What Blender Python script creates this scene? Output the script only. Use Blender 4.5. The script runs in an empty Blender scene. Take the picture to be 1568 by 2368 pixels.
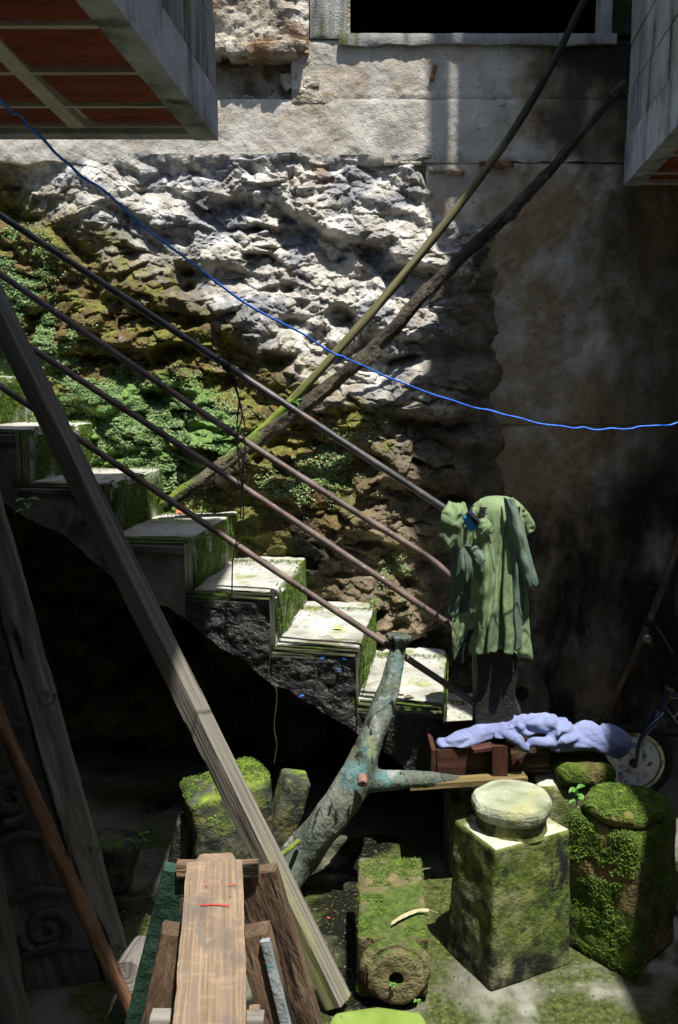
import bpy, bmesh, math, random
import numpy as np
from mathutils import Vector, Matrix, noise as mn

# ------------------------------------------------------------------ camera, sky, sun, exposure
SC = bpy.context.scene
F, CX, CY, HZ, EYE = 2105.0, 784.0, 1184.0, 892.0, 1.7
PITCH = math.atan((CY - HZ) / F)
cd = bpy.data.cameras.new("camera"); cam = bpy.data.objects.new("camera", cd)
SC.collection.objects.link(cam); SC.camera = cam
cam.location = (0, 0, EYE); cam.rotation_euler = (math.pi / 2 - PITCH, 0, 0)
cd.sensor_fit = 'VERTICAL'; cd.sensor_height = 36; cd.sensor_width = 36 * 1568 / 2368
cd.lens = 36 * F / 2368; cd.clip_start = .02; cd.clip_end = 500

SUN = Vector((.16, -.29, .943)).normalized()
w = bpy.data.worlds.new("World"); SC.world = w; w.use_nodes = True
nt = w.node_tree; bg = nt.nodes["Background"]
sky = nt.nodes.new("ShaderNodeTexSky"); sky.sky_type = 'NISHITA'; sky.sun_disc = False
sky.sun_elevation = math.asin(SUN.z); sky.sun_rotation = math.atan2(SUN.x, SUN.y)
nt.links.new(sky.outputs[0], bg.inputs[0]); bg.inputs[1].default_value = .15
sl = bpy.data.lights.new("sun", 'SUN'); sl.energy = 5; sl.angle = math.radians(.53); sl.color = (1, .965, .9)
so = bpy.data.objects.new("sun", sl); SC.collection.objects.link(so)
so.rotation_euler = SUN.to_track_quat('Z', 'Y').to_euler(); so.location = SUN * 12
SC.view_settings.view_transform = 'Standard'; SC.view_settings.look = 'None'
SC.view_settings.exposure = .7; SC.view_settings.gamma = 1; SC.view_settings.use_curve_mapping = False
SC.cycles.max_bounces = 5; SC.cycles.diffuse_bounces = 3; SC.cycles.use_adaptive_sampling = True; SC.cycles.adaptive_threshold = .03

# ------------------------------------------------------------------ helpers
COL = SC.collection
R = random.Random(7)
C0 = Vector((0, 0, EYE))
def ray(u, v):
    a, b = (u - CX) / F, -(v - CY) / F
    return Vector((a, math.cos(PITCH) + b * math.sin(PITCH), -math.sin(PITCH) + b * math.cos(PITCH)))
def Q(u, v, Y):
    d = ray(u, v); return C0 + d * (Y / d.y)
def G(u, v, Z=0):
    d = ray(u, v); return C0 + d * ((Z - EYE) / d.z)
def hit(u, v, p, n):
    d = ray(u, v); n = Vector(n); return C0 + d * ((Vector(p) - C0).dot(n) / d.dot(n))
def lin(c):
    return tuple(((x / 255) / 12.92 if x / 255 <= .04045 else ((x / 255 + .055) / 1.055) ** 2.4) for x in c)

def _hash(ix, iy, iz, s):
    h = (ix.astype(np.int64) * 374761393 + iy.astype(np.int64) * 668265263 + iz.astype(np.int64) * 2147483647 + s * 144665) & 0xffffffff
    h = ((h ^ (h >> 13)) * 1274126177) & 0xffffffff
    h = ((h ^ (h >> 15)) * 2246822519) & 0xffffffff
    h = h ^ (h >> 16)
    return (h & 0xffffff) / float(0x1000000)
def vnoise(x, y, z, s=0):
    x, y, z = np.broadcast_arrays(np.asarray(x, float), np.asarray(y, float), np.asarray(z, float))
    fx, fy, fz = np.floor(x), np.floor(y), np.floor(z)
    tx, ty, tz = x - fx, y - fy, z - fz
    tx, ty, tz = [t * t * (3 - 2 * t) for t in (tx, ty, tz)]
    r = 0
    for i in (0, 1):
        for j in (0, 1):
            for k in (0, 1):
                r = r + _hash(fx + i, fy + j, fz + k, s) * (tx if i else 1 - tx) * (ty if j else 1 - ty) * (tz if k else 1 - tz)
    return r * 2 - 1
def fbm(x, y, z, o=4, s=0, g=.5):
    r, a, t = 0, 1, 0
    x, y, z = np.asarray(x, float), np.asarray(y, float), np.asarray(z, float)
    for i in range(o):
        r = r + a * vnoise(x * 2.03 ** i, y * 2.03 ** i, z * 2.03 ** i, s + i * 17); t += a; a *= g
    return r / t
def facets(x, z, cell, ar, s, soft=26):
    """jittered cells, each a tilted plane: returns (height -1..1, edge distance)"""
    gx, gz = x / cell, z / (cell * ar)
    ix, iz = np.floor(gx), np.floor(gz)
    best = np.full(x.shape, 9.); sec = np.full(x.shape, 9.); hs = np.zeros(x.shape); ws = np.zeros(x.shape); zero = np.zeros(x.shape)
    for i in (-1, 0, 1):
        for j in (-1, 0, 1):
            cx_, cz_ = ix + i, iz + j
            px = cx_ + _hash(cx_, cz_, zero, s); pz = cz_ + _hash(cx_, cz_, zero, s + 1)
            dx, dz = gx - px, gz - pz
            d = np.sqrt(dx * dx + dz * dz)
            h = (_hash(cx_, cz_, zero, s + 2) - .5) + dx * (_hash(cx_, cz_, zero, s + 3) - .5) * 2.0 + dz * (_hash(cx_, cz_, zero, s + 4) - .62) * 2.4
            w_ = np.exp(-d * soft); hs = hs + w_ * h; ws = ws + w_
            nb = d < best
            sec = np.where(nb, best, np.minimum(sec, d)); best = np.where(nb, d, best)
    return hs / ws, sec - best

def tag(o, label=None, cat=None, group=None, kind=None):
    if label: o["label"] = label
    if cat: o["category"] = cat
    if group: o["group"] = group
    if kind: o["kind"] = kind
    return o
def thing(name, loc, label=None, cat=None, group=None, kind=None):
    e = bpy.data.objects.new(name, None); COL.objects.link(e); e.location = loc; e.empty_display_size = .1
    return tag(e, label, cat, group, kind)
def off(parent):
    """world offset that a child's location must undo"""
    v = Vector((0, 0, 0)); p = parent
    while p: v += p.location; p = p.parent
    return v
def mo(name, V, Fc, mat, parent=None, smooth=None, uv=None):
    V = np.asarray(V, float)
    if parent is None:
        base = Vector(((V[:, 0].min() + V[:, 0].max()) / 2, (V[:, 1].min() + V[:, 1].max()) / 2, V[:, 2].min()))
        V = V - np.array(base); loc = base
    else:
        loc = -off(parent)
    me = bpy.data.meshes.new(name); me.from_pydata(V.tolist(), [], Fc if isinstance(Fc, list) else Fc.tolist())
    me.materials.append(mat)
    if uv is not None:
        l = me.uv_layers.new(name="UVMap"); vi = np.empty(len(me.loops), int); me.loops.foreach_get("vertex_index", vi)
        l.data.foreach_set("uv", np.asarray(uv, float)[vi].ravel())
    if smooth is not None:
        me.shade_smooth()
        if smooth < 179: me.set_sharp_from_angle(angle=math.radians(smooth))
    me.update()
    o = bpy.data.objects.new(name, me); COL.objects.link(o)
    if parent: o.parent = parent
    o.location = loc
    return o
def boxv(x0, x1, y0, y1, z0, z1):
    V = [(x, y, z) for x in (x0, x1) for y in (y0, y1) for z in (z0, z1)]
    return V, [[0, 1, 3, 2], [4, 6, 7, 5], [0, 4, 5, 1], [2, 3, 7, 6], [0, 2, 6, 4], [1, 5, 7, 3]]
def box(name, b, mat, parent=None): return mo(name, *boxv(*b), mat, parent)
def gridfaces(nu, nv, closed=False):
    """nu rows of nv verts"""
    i = np.arange(nu - 1)[:, None]; j = np.arange(nv if closed else nv - 1)[None, :]; j2 = (j + 1) % nv
    return np.stack([i * nv + j, i * nv + j2, (i + 1) * nv + j2, (i + 1) * nv + j], -1).reshape(-1, 4)
def cubegrid(sx, sy, sz, n, rnd=.15):
    """box surface, cells about n metres, corners rounded by rnd (metres); centred; returns V, F"""
    bm = bmesh.new(); V = {}; fs = []
    def key(p): return tuple(round(c, 5) for c in p)
    def vert(p):
        k = key(p)
        if k not in V: V[k] = bm.verts.new(p)
        return V[k]
    S = (sx, sy, sz); N = [max(2, int(math.ceil(s / n))) for s in S]
    for ax in range(3):
        a, b = (ax + 1) % 3, (ax + 2) % 3
        for sg in (-1, 1):
            for i in range(N[a]):
                for j in range(N[b]):
                    q = []
                    for di, dj in ((0, 0), (1, 0), (1, 1), (0, 1)):
                        p = [0, 0, 0]; p[ax] = sg * S[ax] / 2; p[a] = (-.5 + (i + di) / N[a]) * S[a]; p[b] = (-.5 + (j + dj) / N[b]) * S[b]
                        q.append(vert(p))
                    if sg < 0: q.reverse()
                    try: bm.faces.new(q)
                    except ValueError: pass
    bm.verts.index_update(); P = np.array([v.co[:] for v in bm.verts]); Fc = [[v.index for v in f.verts] for f in bm.faces]; bm.free()
    if rnd > 0:
        h = np.array(S) / 2; inner = np.maximum(h - rnd, 0); c = np.clip(P, -inner, inner); d = P - c
        L = np.linalg.norm(d, axis=1, keepdims=True); r = np.minimum(rnd, h.min())
        P = np.where(L > 1e-9, c + d / np.maximum(L, 1e-9) * np.minimum(L, r), P)
    return P, Fc
def rough(P, amp, fr, s=0, o=4, ctr=None, aniso=(1, 1, 1)):
    """push points along direction from centre box by fbm"""
    c = P.mean(0) if ctr is None else np.array(ctr)
    d = P - c; d = d / np.maximum(np.linalg.norm(d, axis=1, keepdims=True), 1e-6)
    n = fbm(P[:, 0] * fr * aniso[0] + s * 3.1, P[:, 1] * fr * aniso[1] + s * 1.7, P[:, 2] * fr * aniso[2] - s * 2.3, o, s)
    return P + d * (n * amp)[:, None]
def rot(P, rx=0, ry=0, rz=0, loc=(0, 0, 0)):
    M = np.array((Matrix.Rotation(rz, 3, 'Z') @ Matrix.Rotation(ry, 3, 'Y') @ Matrix.Rotation(rx, 3, 'X')))
    return np.asarray(P) @ M.T + np.array(loc)
def catmull(pts, n):
    P = [np.array(p, float) for p in pts]; P = [2 * P[0] - P[1]] + P + [2 * P[-1] - P[-2]]; out = []
    m = len(P) - 3
    for i in range(n):
        t = i / (n - 1) * m; k = min(int(t), m - 1); t -= k
        a, b, c, d = P[k:k + 4]
        out.append(.5 * ((2 * b) + (c - a) * t + (2 * a - 5 * b + 4 * c - d) * t * t + (3 * b - a - 3 * c + d) * t ** 3))
    return np.array(out)
def circ(n): return [(math.cos(2 * math.pi * i / n), math.sin(2 * math.pi * i / n)) for i in range(n)]
def rectp(a, b, n=4, ch=.06):
    """rectangle profile a x b (full sizes), n cells a side, chamfer fraction"""
    o = []; c = [(-1, -1), (1, -1), (1, 1), (-1, 1)]
    for k in range(4):
        p, q = c[k], c[(k + 1) % 4]
        for i in range(n + 1):
            t = ch / 2 + (1 - ch) * i / n
            o.append(((p[0] + (q[0] - p[0]) * t) * a / 2, (p[1] + (q[1] - p[1]) * t) * b / 2))
    return o
def sweep(name, pts, rad, prof, mat, parent=None, n=None, ref=(0, 0, 1), amp=0, fr=8, seed=0, smooth=40, lfr=None, curve=True, knots=0):
    pts = [Vector(p) for p in pts]
    n = n or max(2, len(pts))
    pr = np.array(pts, float)
    P = catmull(pr, n) if curve and len(pts) > 2 else np.array([[np.interp(i / (n - 1), np.linspace(0, 1, len(pr)), pr[:, k]) for k in range(3)] for i in range(n)])
    rad = np.interp(np.linspace(0, 1, n), np.linspace(0, 1, len(rad)), rad) if hasattr(rad, '__len__') else np.full(n, rad)
    T = np.gradient(P, axis=0); T /= np.linalg.norm(T, axis=1, keepdims=True)
    nn = np.array(ref, float); m = len(prof); prof = np.array(prof); V = []; UV = []
    per = np.concatenate([[0], np.cumsum(np.linalg.norm(np.roll(prof, -1, 0) - prof, axis=1))])[:m]
    arc = np.concatenate([[0], np.cumsum(np.linalg.norm(np.diff(P, axis=0), axis=1))])
    for i in range(n):
        nn = nn - T[i] * nn.dot(T[i]); nn /= np.linalg.norm(nn); b = np.cross(T[i], nn)
        V.append(P[i] + (prof[:, :1] * nn + prof[:, 1:] * b) * rad[i])
        UV.append(np.stack([np.full(m, arc[i]), per * rad[i]], 1))
    V = np.array(V); D = V - P[:, None]; D = D / np.maximum(np.linalg.norm(D, axis=2, keepdims=True), 1e-6)
    if amp:
        l = lfr if lfr is not None else fr * .25
        ang = D
        q = fbm(ang[..., 0] * fr * .15 + arc[:, None] * l + seed, ang[..., 1] * fr * .15 + seed * 2.7, ang[..., 2] * fr * .15, 4, seed)
        V = V + D * (q * amp)[..., None]
    V = V.reshape(-1, 3); UV = np.concatenate(UV)
    Fc = gridfaces(n, m, True).tolist()
    k = len(V); V = np.concatenate([V, P[:1], P[-1:]]); UV = np.concatenate([UV, [[0, 0]], [[arc[-1], 0]]])
    for j in range(m):
        Fc.append([k, (j + 1) % m, j]); Fc.append([k + 1, (n - 1) * m + j, (n - 1) * m + (j + 1) % m])
    return mo(name, V, Fc, mat, parent, smooth, UV)
def lathe(name, prof, seg, mat, parent=None, ctr=(0, 0, 0), amp=0, fr=10, seed=0, smooth=40, M=None):
    """prof: (r,z) list from bottom axis to top axis"""
    V = []
    for r, z in prof:
        for i in range(seg):
            a = 2 * math.pi * i / seg; V.append((r * math.cos(a), r * math.sin(a), z))
    V = np.array(V); Fc = gridfaces(len(prof), seg, True).tolist()
    Fc.append(list(range(seg))[::-1]); Fc.append([(len(prof) - 1) * seg + i for i in range(seg)])
    if amp: V = rough(V, amp, fr, seed)
    if M is not None: V = V @ np.array(M.to_3x3()).T
    V = V + np.array(ctr)
    return mo(name, V, Fc, mat, parent, smooth)


def simulate(V, Fc, colliders, frames, pins=None, mass=.2, bend=.6, stiff=12, quality=7, selfc=True, thick=.004, damp=1.):
    """let a sheet fall and settle on the colliders; returns its resting points"""
    me = bpy.data.meshes.new("sheet"); me.from_pydata([tuple(v) for v in V], [], [list(f) for f in Fc]); so_ = bpy.data.objects.new("sheet", me); COL.objects.link(so_); cs = []
    for cv, cf in colliders:
        cm = bpy.data.meshes.new("support"); cm.from_pydata([tuple(v) for v in cv], [], [list(f) for f in cf]); co = bpy.data.objects.new("support", cm); COL.objects.link(co)
        co.modifiers.new("collision", 'COLLISION'); co.collision.thickness_outer = thick; co.collision.cloth_friction = 40; cs.append(co)
    md = so_.modifiers.new("cloth", 'CLOTH'); st_ = md.settings; st_.quality = quality; st_.mass = mass; st_.air_damping = damp
    st_.tension_stiffness = st_.compression_stiffness = stiff; st_.shear_stiffness = stiff * .4; st_.bending_stiffness = bend
    md.collision_settings.collision_quality = 3; md.collision_settings.distance_min = thick; md.collision_settings.use_self_collision = selfc; md.collision_settings.self_distance_min = thick
    if pins is not None:
        g = so_.vertex_groups.new(name="pin"); g.add([int(i) for i in pins], 1, 'REPLACE'); st_.vertex_group_mass = "pin"
    md.point_cache.frame_start = 1; md.point_cache.frame_end = frames + 2; SC.frame_start = 1; SC.frame_end = frames + 2
    for f in range(1, frames + 1): SC.frame_set(f)
    ev = so_.evaluated_get(bpy.context.evaluated_depsgraph_get()); m2 = ev.to_mesh(); P = np.array([v.co[:] for v in m2.vertices]); ev.to_mesh_clear()
    for o in [so_] + cs: bpy.data.objects.remove(o)
    SC.frame_set(1)
    return P
def merged(name, parts, voxel, mat, parent, smooth_it=4):
    """several overlapping closed meshes fused into one continuous surface"""
    bm = bmesh.new(); ofs = off(parent) if parent else Vector((0, 0, 0))
    for o in parts:
        k = len(bm.verts); bm.from_mesh(o.data); bm.verts.ensure_lookup_table(); w_ = off(o)
        for v in bm.verts[k:]: v.co += w_
        bpy.data.objects.remove(o)
    me = bpy.data.meshes.new(name); bm.to_mesh(me); bm.free(); t = bpy.data.objects.new("fuse", me); COL.objects.link(t)
    r = t.modifiers.new("r", 'REMESH'); r.mode = 'VOXEL'; r.voxel_size = voxel
    q = t.modifiers.new("s", 'SMOOTH'); q.factor = .5; q.iterations = smooth_it
    bpy.context.view_layer.update(); ev = t.evaluated_get(bpy.context.evaluated_depsgraph_get()); m2 = ev.to_mesh()
    V = np.array([v.co[:] for v in m2.vertices]); Fc = [list(p.vertices) for p in m2.polygons]; ev.to_mesh_clear(); bpy.data.objects.remove(t)
    return V, Fc

# ------------------------------------------------------------------ materials
def mk(name, cols, scale=4, rough=.9, bump=.4, bs=(30, 140), layers=(), coord='pos', stretch=(1, 1, 1), spec=.35, bd=.01, detail=5, metal=0, ramp=(.32, .68), coat=0):
    m = bpy.data.materials.new(name); m.use_nodes = True; n = m.node_tree.nodes; L = m.node_tree.links
    b = n["Principled BSDF"]; b.inputs["Specular IOR Level"].default_value = spec; b.inputs["Metallic"].default_value = metal
    if coat: b.inputs["Coat Weight"].default_value = coat; b.inputs["Coat Roughness"].default_value = .12
    geo = n.new("ShaderNodeNewGeometry")
    if coord == 'pos': vec = geo.outputs["Position"]
    else:
        tc = n.new("ShaderNodeTexCoord"); vec = tc.outputs["UV" if coord == 'uv' else "Object"]
    def mapped(st, sd=0):
        mp = n.new("ShaderNodeMapping"); mp.inputs["Scale"].default_value = st; mp.inputs["Location"].default_value = (sd * 3.7, sd * 1.3, sd * 5.1)
        L.new(vec, mp.inputs[0]); return mp.outputs[0]
    def noise(sc, st, sd=0, det=detail, dist=0, rg=.58):
        x = n.new("ShaderNodeTexNoise"); x.inputs["Scale"].default_value = sc; x.inputs["Detail"].default_value = det
        x.inputs["Roughness"].default_value = rg; x.inputs["Distortion"].default_value = dist
        L.new(mapped(st, sd), x.inputs["Vector"]); return x.outputs["Fac"]
    def mrange(f, lo, hi):
        x = n.new("ShaderNodeMapRange"); x.interpolation_type = 'SMOOTHSTEP'; x.inputs[1].default_value = lo; x.inputs[2].default_value = hi
        L.new(f, x.inputs[0]); return x.outputs[0]
    def mul(a, c, op='MULTIPLY'):
        x = n.new("ShaderNodeMath"); x.operation = op; L.new(a, x.inputs[0])
        if isinstance(c, (int, float)): x.inputs[1].default_value = c
        else: L.new(c, x.inputs[1])
        return x.outputs[0]
    cr = n.new("ShaderNodeValToRGB"); e = cr.color_ramp.elements
    while len(e) < len(cols): e.new(.5)
    for i, c in enumerate(cols):
        e[i].position = ramp[0] + (ramp[1] - ramp[0]) * i / max(1, len(cols) - 1); e[i].color = (*lin(c), 1)
    L.new(noise(scale, stretch, 0, detail, .04 if coord == 'uv' else .3), cr.inputs[0])
    colr = cr.outputs[0]; ro = None
    for i, ly in enumerate(layers):
        f = mrange(noise(ly.get('scale', 5), ly.get('stretch', stretch), i + 1 + ly.get('seed', 0), ly.get('det', 4), ly.get('dist', .04 if coord == 'uv' else .2), ly.get('rg', .6)), ly['lo'], ly['hi'])
        if 'up' in ly:
            s = n.new("ShaderNodeSeparateXYZ"); L.new(geo.outputs["Normal"], s.inputs[0]); f = mul(f, mrange(s.outputs[2], *ly['up']))
        for gr in ly.get('grads', ()):
            d = n.new("ShaderNodeVectorMath"); d.operation = 'DOT_PRODUCT'; L.new(vec if coord == 'pos' else geo.outputs["Position"], d.inputs[0]); d.inputs[1].default_value = gr[0]
            wob = mul(noise(gr[3] if len(gr) > 3 else 3, (1, 1, 1), 11 + i), gr[4] if len(gr) > 4 else .6)
            f = mul(f, mrange(mul(d.outputs["Value"], wob, 'ADD'), gr[1], gr[2]))
        if 'spot' in ly:
            c_, r_ = ly['spot']; sb = n.new("ShaderNodeVectorMath"); sb.operation = 'SUBTRACT'; L.new(geo.outputs["Position"], sb.inputs[0]); sb.inputs[1].default_value = c_
            dv = n.new("ShaderNodeVectorMath"); dv.operation = 'DIVIDE'; L.new(sb.outputs[0], dv.inputs[0]); dv.inputs[1].default_value = r_
            ln = n.new("ShaderNodeVectorMath"); ln.operation = 'LENGTH'; L.new(dv.outputs[0], ln.inputs[0])
            f = mul(f, mrange(mul(ln.outputs["Value"], mul(noise(ly.get('ws', 14), (1, 1, 1), 21 + i), 1.1), 'ADD'), 1.65, 1.3))
        f = mul(f, ly.get('amt', 1.))
        mx = n.new("ShaderNodeMix"); mx.data_type = 'RGBA'; L.new(f, mx.inputs[0]); L.new(colr, mx.inputs[6])
        if isinstance(ly['c'][0], (tuple, list)):
            c2 = n.new("ShaderNodeValToRGB"); c2.color_ramp.elements[0].color = (*lin(ly['c'][0]), 1); c2.color_ramp.elements[1].color = (*lin(ly['c'][1]), 1)
            c2.color_ramp.elements[0].position = .3; c2.color_ramp.elements[1].position = .7
            L.new(noise(ly.get('cs', 25), (1, 1, 1), i + 30), c2.inputs[0]); L.new(c2.outputs[0], mx.inputs[7])
        else: mx.inputs[7].default_value = (*lin(ly['c']), 1)
        colr = mx.outputs[2]
        if 'rough' in ly:
            x = n.new("ShaderNodeMix"); L.new(f, x.inputs[0])
            if ro is None: x.inputs[2].default_value = rough
            else: L.new(ro, x.inputs[2])
            x.inputs[3].default_value = ly['rough']; ro = x.outputs[0]
    L.new(colr, b.inputs["Base Color"])
    if ro is not None: L.new(ro, b.inputs["Roughness"])
    else: b.inputs["Roughness"].default_value = rough
    if bump:
        hs = [noise(q, stretch, 40 + k, 3, .1) for k, q in enumerate(bs)]
        sm = n.new("ShaderNodeMath"); sm.operation = 'MULTIPLY_ADD'; L.new(hs[1], sm.inputs[0]); sm.inputs[1].default_value = .42; L.new(hs[0], sm.inputs[2])
        bp = n.new("ShaderNodeBump"); bp.inputs["Strength"].default_value = min(1, bump * 1.2); bp.inputs["Distance"].default_value = bd
        L.new(sm.outputs[0], bp.inputs["Height"]); nrm = bp.outputs[0]
        L.new(nrm, b.inputs["Normal"])
    return m
MOSS = ((44, 70, 14), (112, 128, 38))
m_floor = mk("wet_mossy_concrete", [(62, 62, 52), (92, 92, 80), (120, 119, 106)], 3, .75, .35, (60, 220), [
    dict(c=(158, 158, 146), scale=3, lo=.35, hi=.6, seed=14, grads=[((.9, -1, 0), -2.0, -1.6, 2, .3)]),  # near-right floor coloured paler to strengthen its sunlit look
    dict(c=((34, 42, 20), (84, 92, 48)), scale=3.2, lo=.42, hi=.58, rough=.42, cs=50),
    dict(c=(26, 27, 22), scale=1.9, lo=.52, hi=.62, rough=.15, seed=5),
    dict(c=((120, 118, 82), (160, 158, 120)), scale=70, lo=.56, hi=.68, seed=9, amt=.4)], bd=.006)
m_tread = mk("pale_cement_tread", [(130, 130, 120), (166, 166, 157), (186, 186, 180)], 5, .85, .3, (50, 200), [
    dict(c=((90, 108, 40), (150, 160, 84)), scale=6, lo=.52, hi=.66, seed=2, amt=.8), dict(c=(112, 108, 92), scale=18, lo=.55, hi=.68, seed=33, amt=.6),
    dict(c=(96, 94, 66), scale=9, lo=.3, hi=.45, seed=4, rough=.5, amt=.85, spot=((.0, 3.32, .745), (.17, .06, .1)), ws=10),
    dict(c=((34, 56, 10), (96, 116, 34)), scale=8, lo=.38, hi=.5, up=(.7, .3), cs=90),
    dict(c=(24, 26, 16), scale=6, lo=.45, hi=.6, up=(.6, .2), seed=8, grads=[((-.132, -.991, 0), -3.28, -3.2, 4, .1)])], bd=.006)
m_lip = mk("dark_wet_cement_lip", [(26, 28, 16), (58, 60, 38), (92, 94, 68)], 8, .5, .4, (60, 220), [
    dict(c=((34, 56, 10), (86, 106, 34)), scale=7, lo=.48, hi=.6)], spec=.5)
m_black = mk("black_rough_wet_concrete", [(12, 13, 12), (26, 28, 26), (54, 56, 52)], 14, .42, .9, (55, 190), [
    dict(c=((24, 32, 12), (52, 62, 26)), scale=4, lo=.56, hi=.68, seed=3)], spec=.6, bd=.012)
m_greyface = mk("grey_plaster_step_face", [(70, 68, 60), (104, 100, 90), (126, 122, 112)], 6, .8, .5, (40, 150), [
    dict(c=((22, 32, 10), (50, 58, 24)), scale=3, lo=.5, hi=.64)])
LIME = [(118, 114, 106), (172, 168, 159), (206, 202, 193)]
rub_layers = [
    dict(c=((60, 48, 26), (104, 88, 50)), scale=9, lo=.12, hi=.4, cs=30, grads=[((-.66, 0, -1), -1.6, -1.25, 2.5, .5)]),
    dict(c=((52, 60, 20), (128, 122, 56)), scale=7, lo=.46, hi=.6, seed=4, cs=40, grads=[((-.62, 0, -1), -1.62, -1.3, 2.5, .5)]),
    dict(c=((36, 62, 14), (98, 126, 46)), scale=5, lo=.46, hi=.58, seed=6, cs=70, grads=[((-.8, 0, -1), -.7, -.3, 3, .5)]),
    dict(c=(34, 32, 26), scale=4, lo=.46, hi=.66, seed=8, grads=[((.25, 0, -1), -1.15, -.75, 2.5, .5)]),
    dict(c=((80, 72, 58), (134, 120, 98)), cs=9, scale=3, lo=.2, hi=.45, seed=10, amt=.9, grads=[((1, 0, -.45), -.42, -.15, 2.5, .3)]),
    dict(c=((62, 92, 36), (120, 148, 82)), scale=8, lo=.2, hi=.42, seed=16, cs=60, spot=((-.84, 4.1, 1.5), (.42, .8, .25)), ws=9),
    dict(c=(128, 100, 72), scale=6, lo=.6, hi=.7, seed=12, amt=.6)]
m_rubble = mk("lime_rubble_mortar", LIME, 9, .92, .8, (34, 120), [dict(c=((92, 94, 99), (140, 142, 147)), scale=5, lo=.48, hi=.58, seed=20, cs=40, amt=.9), dict(c=(230, 227, 220), scale=7, lo=.57, hi=.68, seed=22, amt=.7)] + rub_layers, bd=.012)
m_stone = mk("slate_grey_rubble_stone", [(88, 88, 88), (134, 134, 134), (190, 188, 182)], 14, .8, .6, (22, 120), rub_layers[:6], stretch=(1, 1, 2.4), bd=.01)
con_layers = [
    dict(c=((166, 146, 124), (190, 176, 156)), scale=2.4, lo=.5, hi=.66, cs=20, amt=.8),
    dict(c=(196, 192, 182), scale=5, lo=.58, hi=.72, seed=3),
    dict(c=((136, 118, 90), (168, 148, 116)), scale=3.5, lo=.34, hi=.56, seed=5, grads=[((1, 0, -.42), -.5, -.1, 2, .5)]),
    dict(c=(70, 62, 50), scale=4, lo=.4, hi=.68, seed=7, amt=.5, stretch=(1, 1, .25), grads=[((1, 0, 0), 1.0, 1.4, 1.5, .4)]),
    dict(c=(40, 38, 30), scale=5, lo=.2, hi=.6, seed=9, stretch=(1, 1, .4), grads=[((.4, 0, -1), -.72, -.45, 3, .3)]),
    dict(c=(40, 42, 20), scale=3, lo=.4, hi=.58, seed=13, grads=[((.45, 0, 1), 3.6, 3.85, 2, .35)]),
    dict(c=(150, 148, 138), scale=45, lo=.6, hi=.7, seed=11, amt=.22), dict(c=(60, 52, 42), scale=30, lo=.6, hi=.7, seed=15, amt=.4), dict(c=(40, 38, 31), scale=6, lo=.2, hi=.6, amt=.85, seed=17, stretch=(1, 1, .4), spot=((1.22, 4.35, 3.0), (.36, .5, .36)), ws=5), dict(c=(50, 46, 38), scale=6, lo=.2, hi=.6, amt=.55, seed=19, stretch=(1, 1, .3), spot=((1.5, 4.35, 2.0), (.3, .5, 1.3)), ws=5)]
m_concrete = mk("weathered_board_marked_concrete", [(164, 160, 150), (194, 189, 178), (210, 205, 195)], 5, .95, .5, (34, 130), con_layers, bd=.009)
m_stucco = mk("rough_broken_stucco", [(120, 108, 92), (168, 158, 142), (200, 194, 182)], 9, .95, .8, (26, 90), [dict(c=(134, 104, 78), scale=5, lo=.52, hi=.64)], bd=.015)
m_cmu = mk("grey_cinder_block", [(136, 136, 132), (160, 160, 156), (176, 176, 172)], 6, .95, .6, (120, 300), [
    dict(c=(58, 60, 52), scale=3, lo=.52, hi=.7, stretch=(2, 2, .3)), dict(c=((74, 78, 30), (104, 104, 52)), scale=3, lo=.56, hi=.7, stretch=(2, 2, .35), seed=3),
    dict(c=(40, 40, 34), scale=3, lo=.58, hi=.72, stretch=(2, 2, .5), seed=6, amt=.8)], bd=.008)
m_beamc = mk("streaked_concrete_edge_beam", [(140, 142, 140), (178, 180, 180), (200, 202, 204)], 8, .9, .5, (60, 240), [
    dict(c=(74, 76, 66), scale=3, lo=.46, hi=.7, stretch=(3, 3, .35), amt=.8), dict(c=(36, 38, 28), scale=3, lo=.58, hi=.72, stretch=(2.5, 2.5, .5), seed=4, amt=.8)])
m_rib = mk("pale_grey_ceiling_rib", [(168, 164, 148), (196, 192, 176), (210, 206, 192)], 6, .9, .3, (60, 200))
m_tile = mk("terracotta_ceiling_tile", [(118, 52, 34), (140, 66, 44), (154, 80, 56)], 12, .85, .6, (60, 160), [dict(c=(70, 24, 14), scale=55, lo=.6, hi=.68, stretch=(.5, 1.6, 1))], stretch=(.6, 2.5, 1), bd=.005)
m_oldbrick = mk("weathered_brick", [(96, 62, 46), (134, 92, 70), (150, 120, 100)], 20, .95, .6)
m_dark = mk("unlit_room_black", [(26, 22, 20), (34, 28, 26)], 3, .95, 0)
m_outer = mk("grey_shade_wall_render", [(92, 90, 84), (120, 116, 108), (134, 130, 122)], 2, .95, .3)
WS = (1.3, 110, 1)
m_beam = mk("grey_weathered_timber", [(72, 68, 61), (114, 109, 99), (142, 136, 125)], 1, .85, .55, (1.6, 5), [
    dict(c=((118, 124, 62), (146, 150, 88)), scale=1.2, lo=.44, hi=.62, stretch=(1, 6, 1), amt=.8, grads=[((0, 0, -1), -.42, -.1, 3, .2)]),
    dict(c=(40, 36, 30), scale=.8, lo=.62, hi=.7, stretch=(1.4, 44, 1), seed=4)], 'uv', WS, bd=.006)
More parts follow.
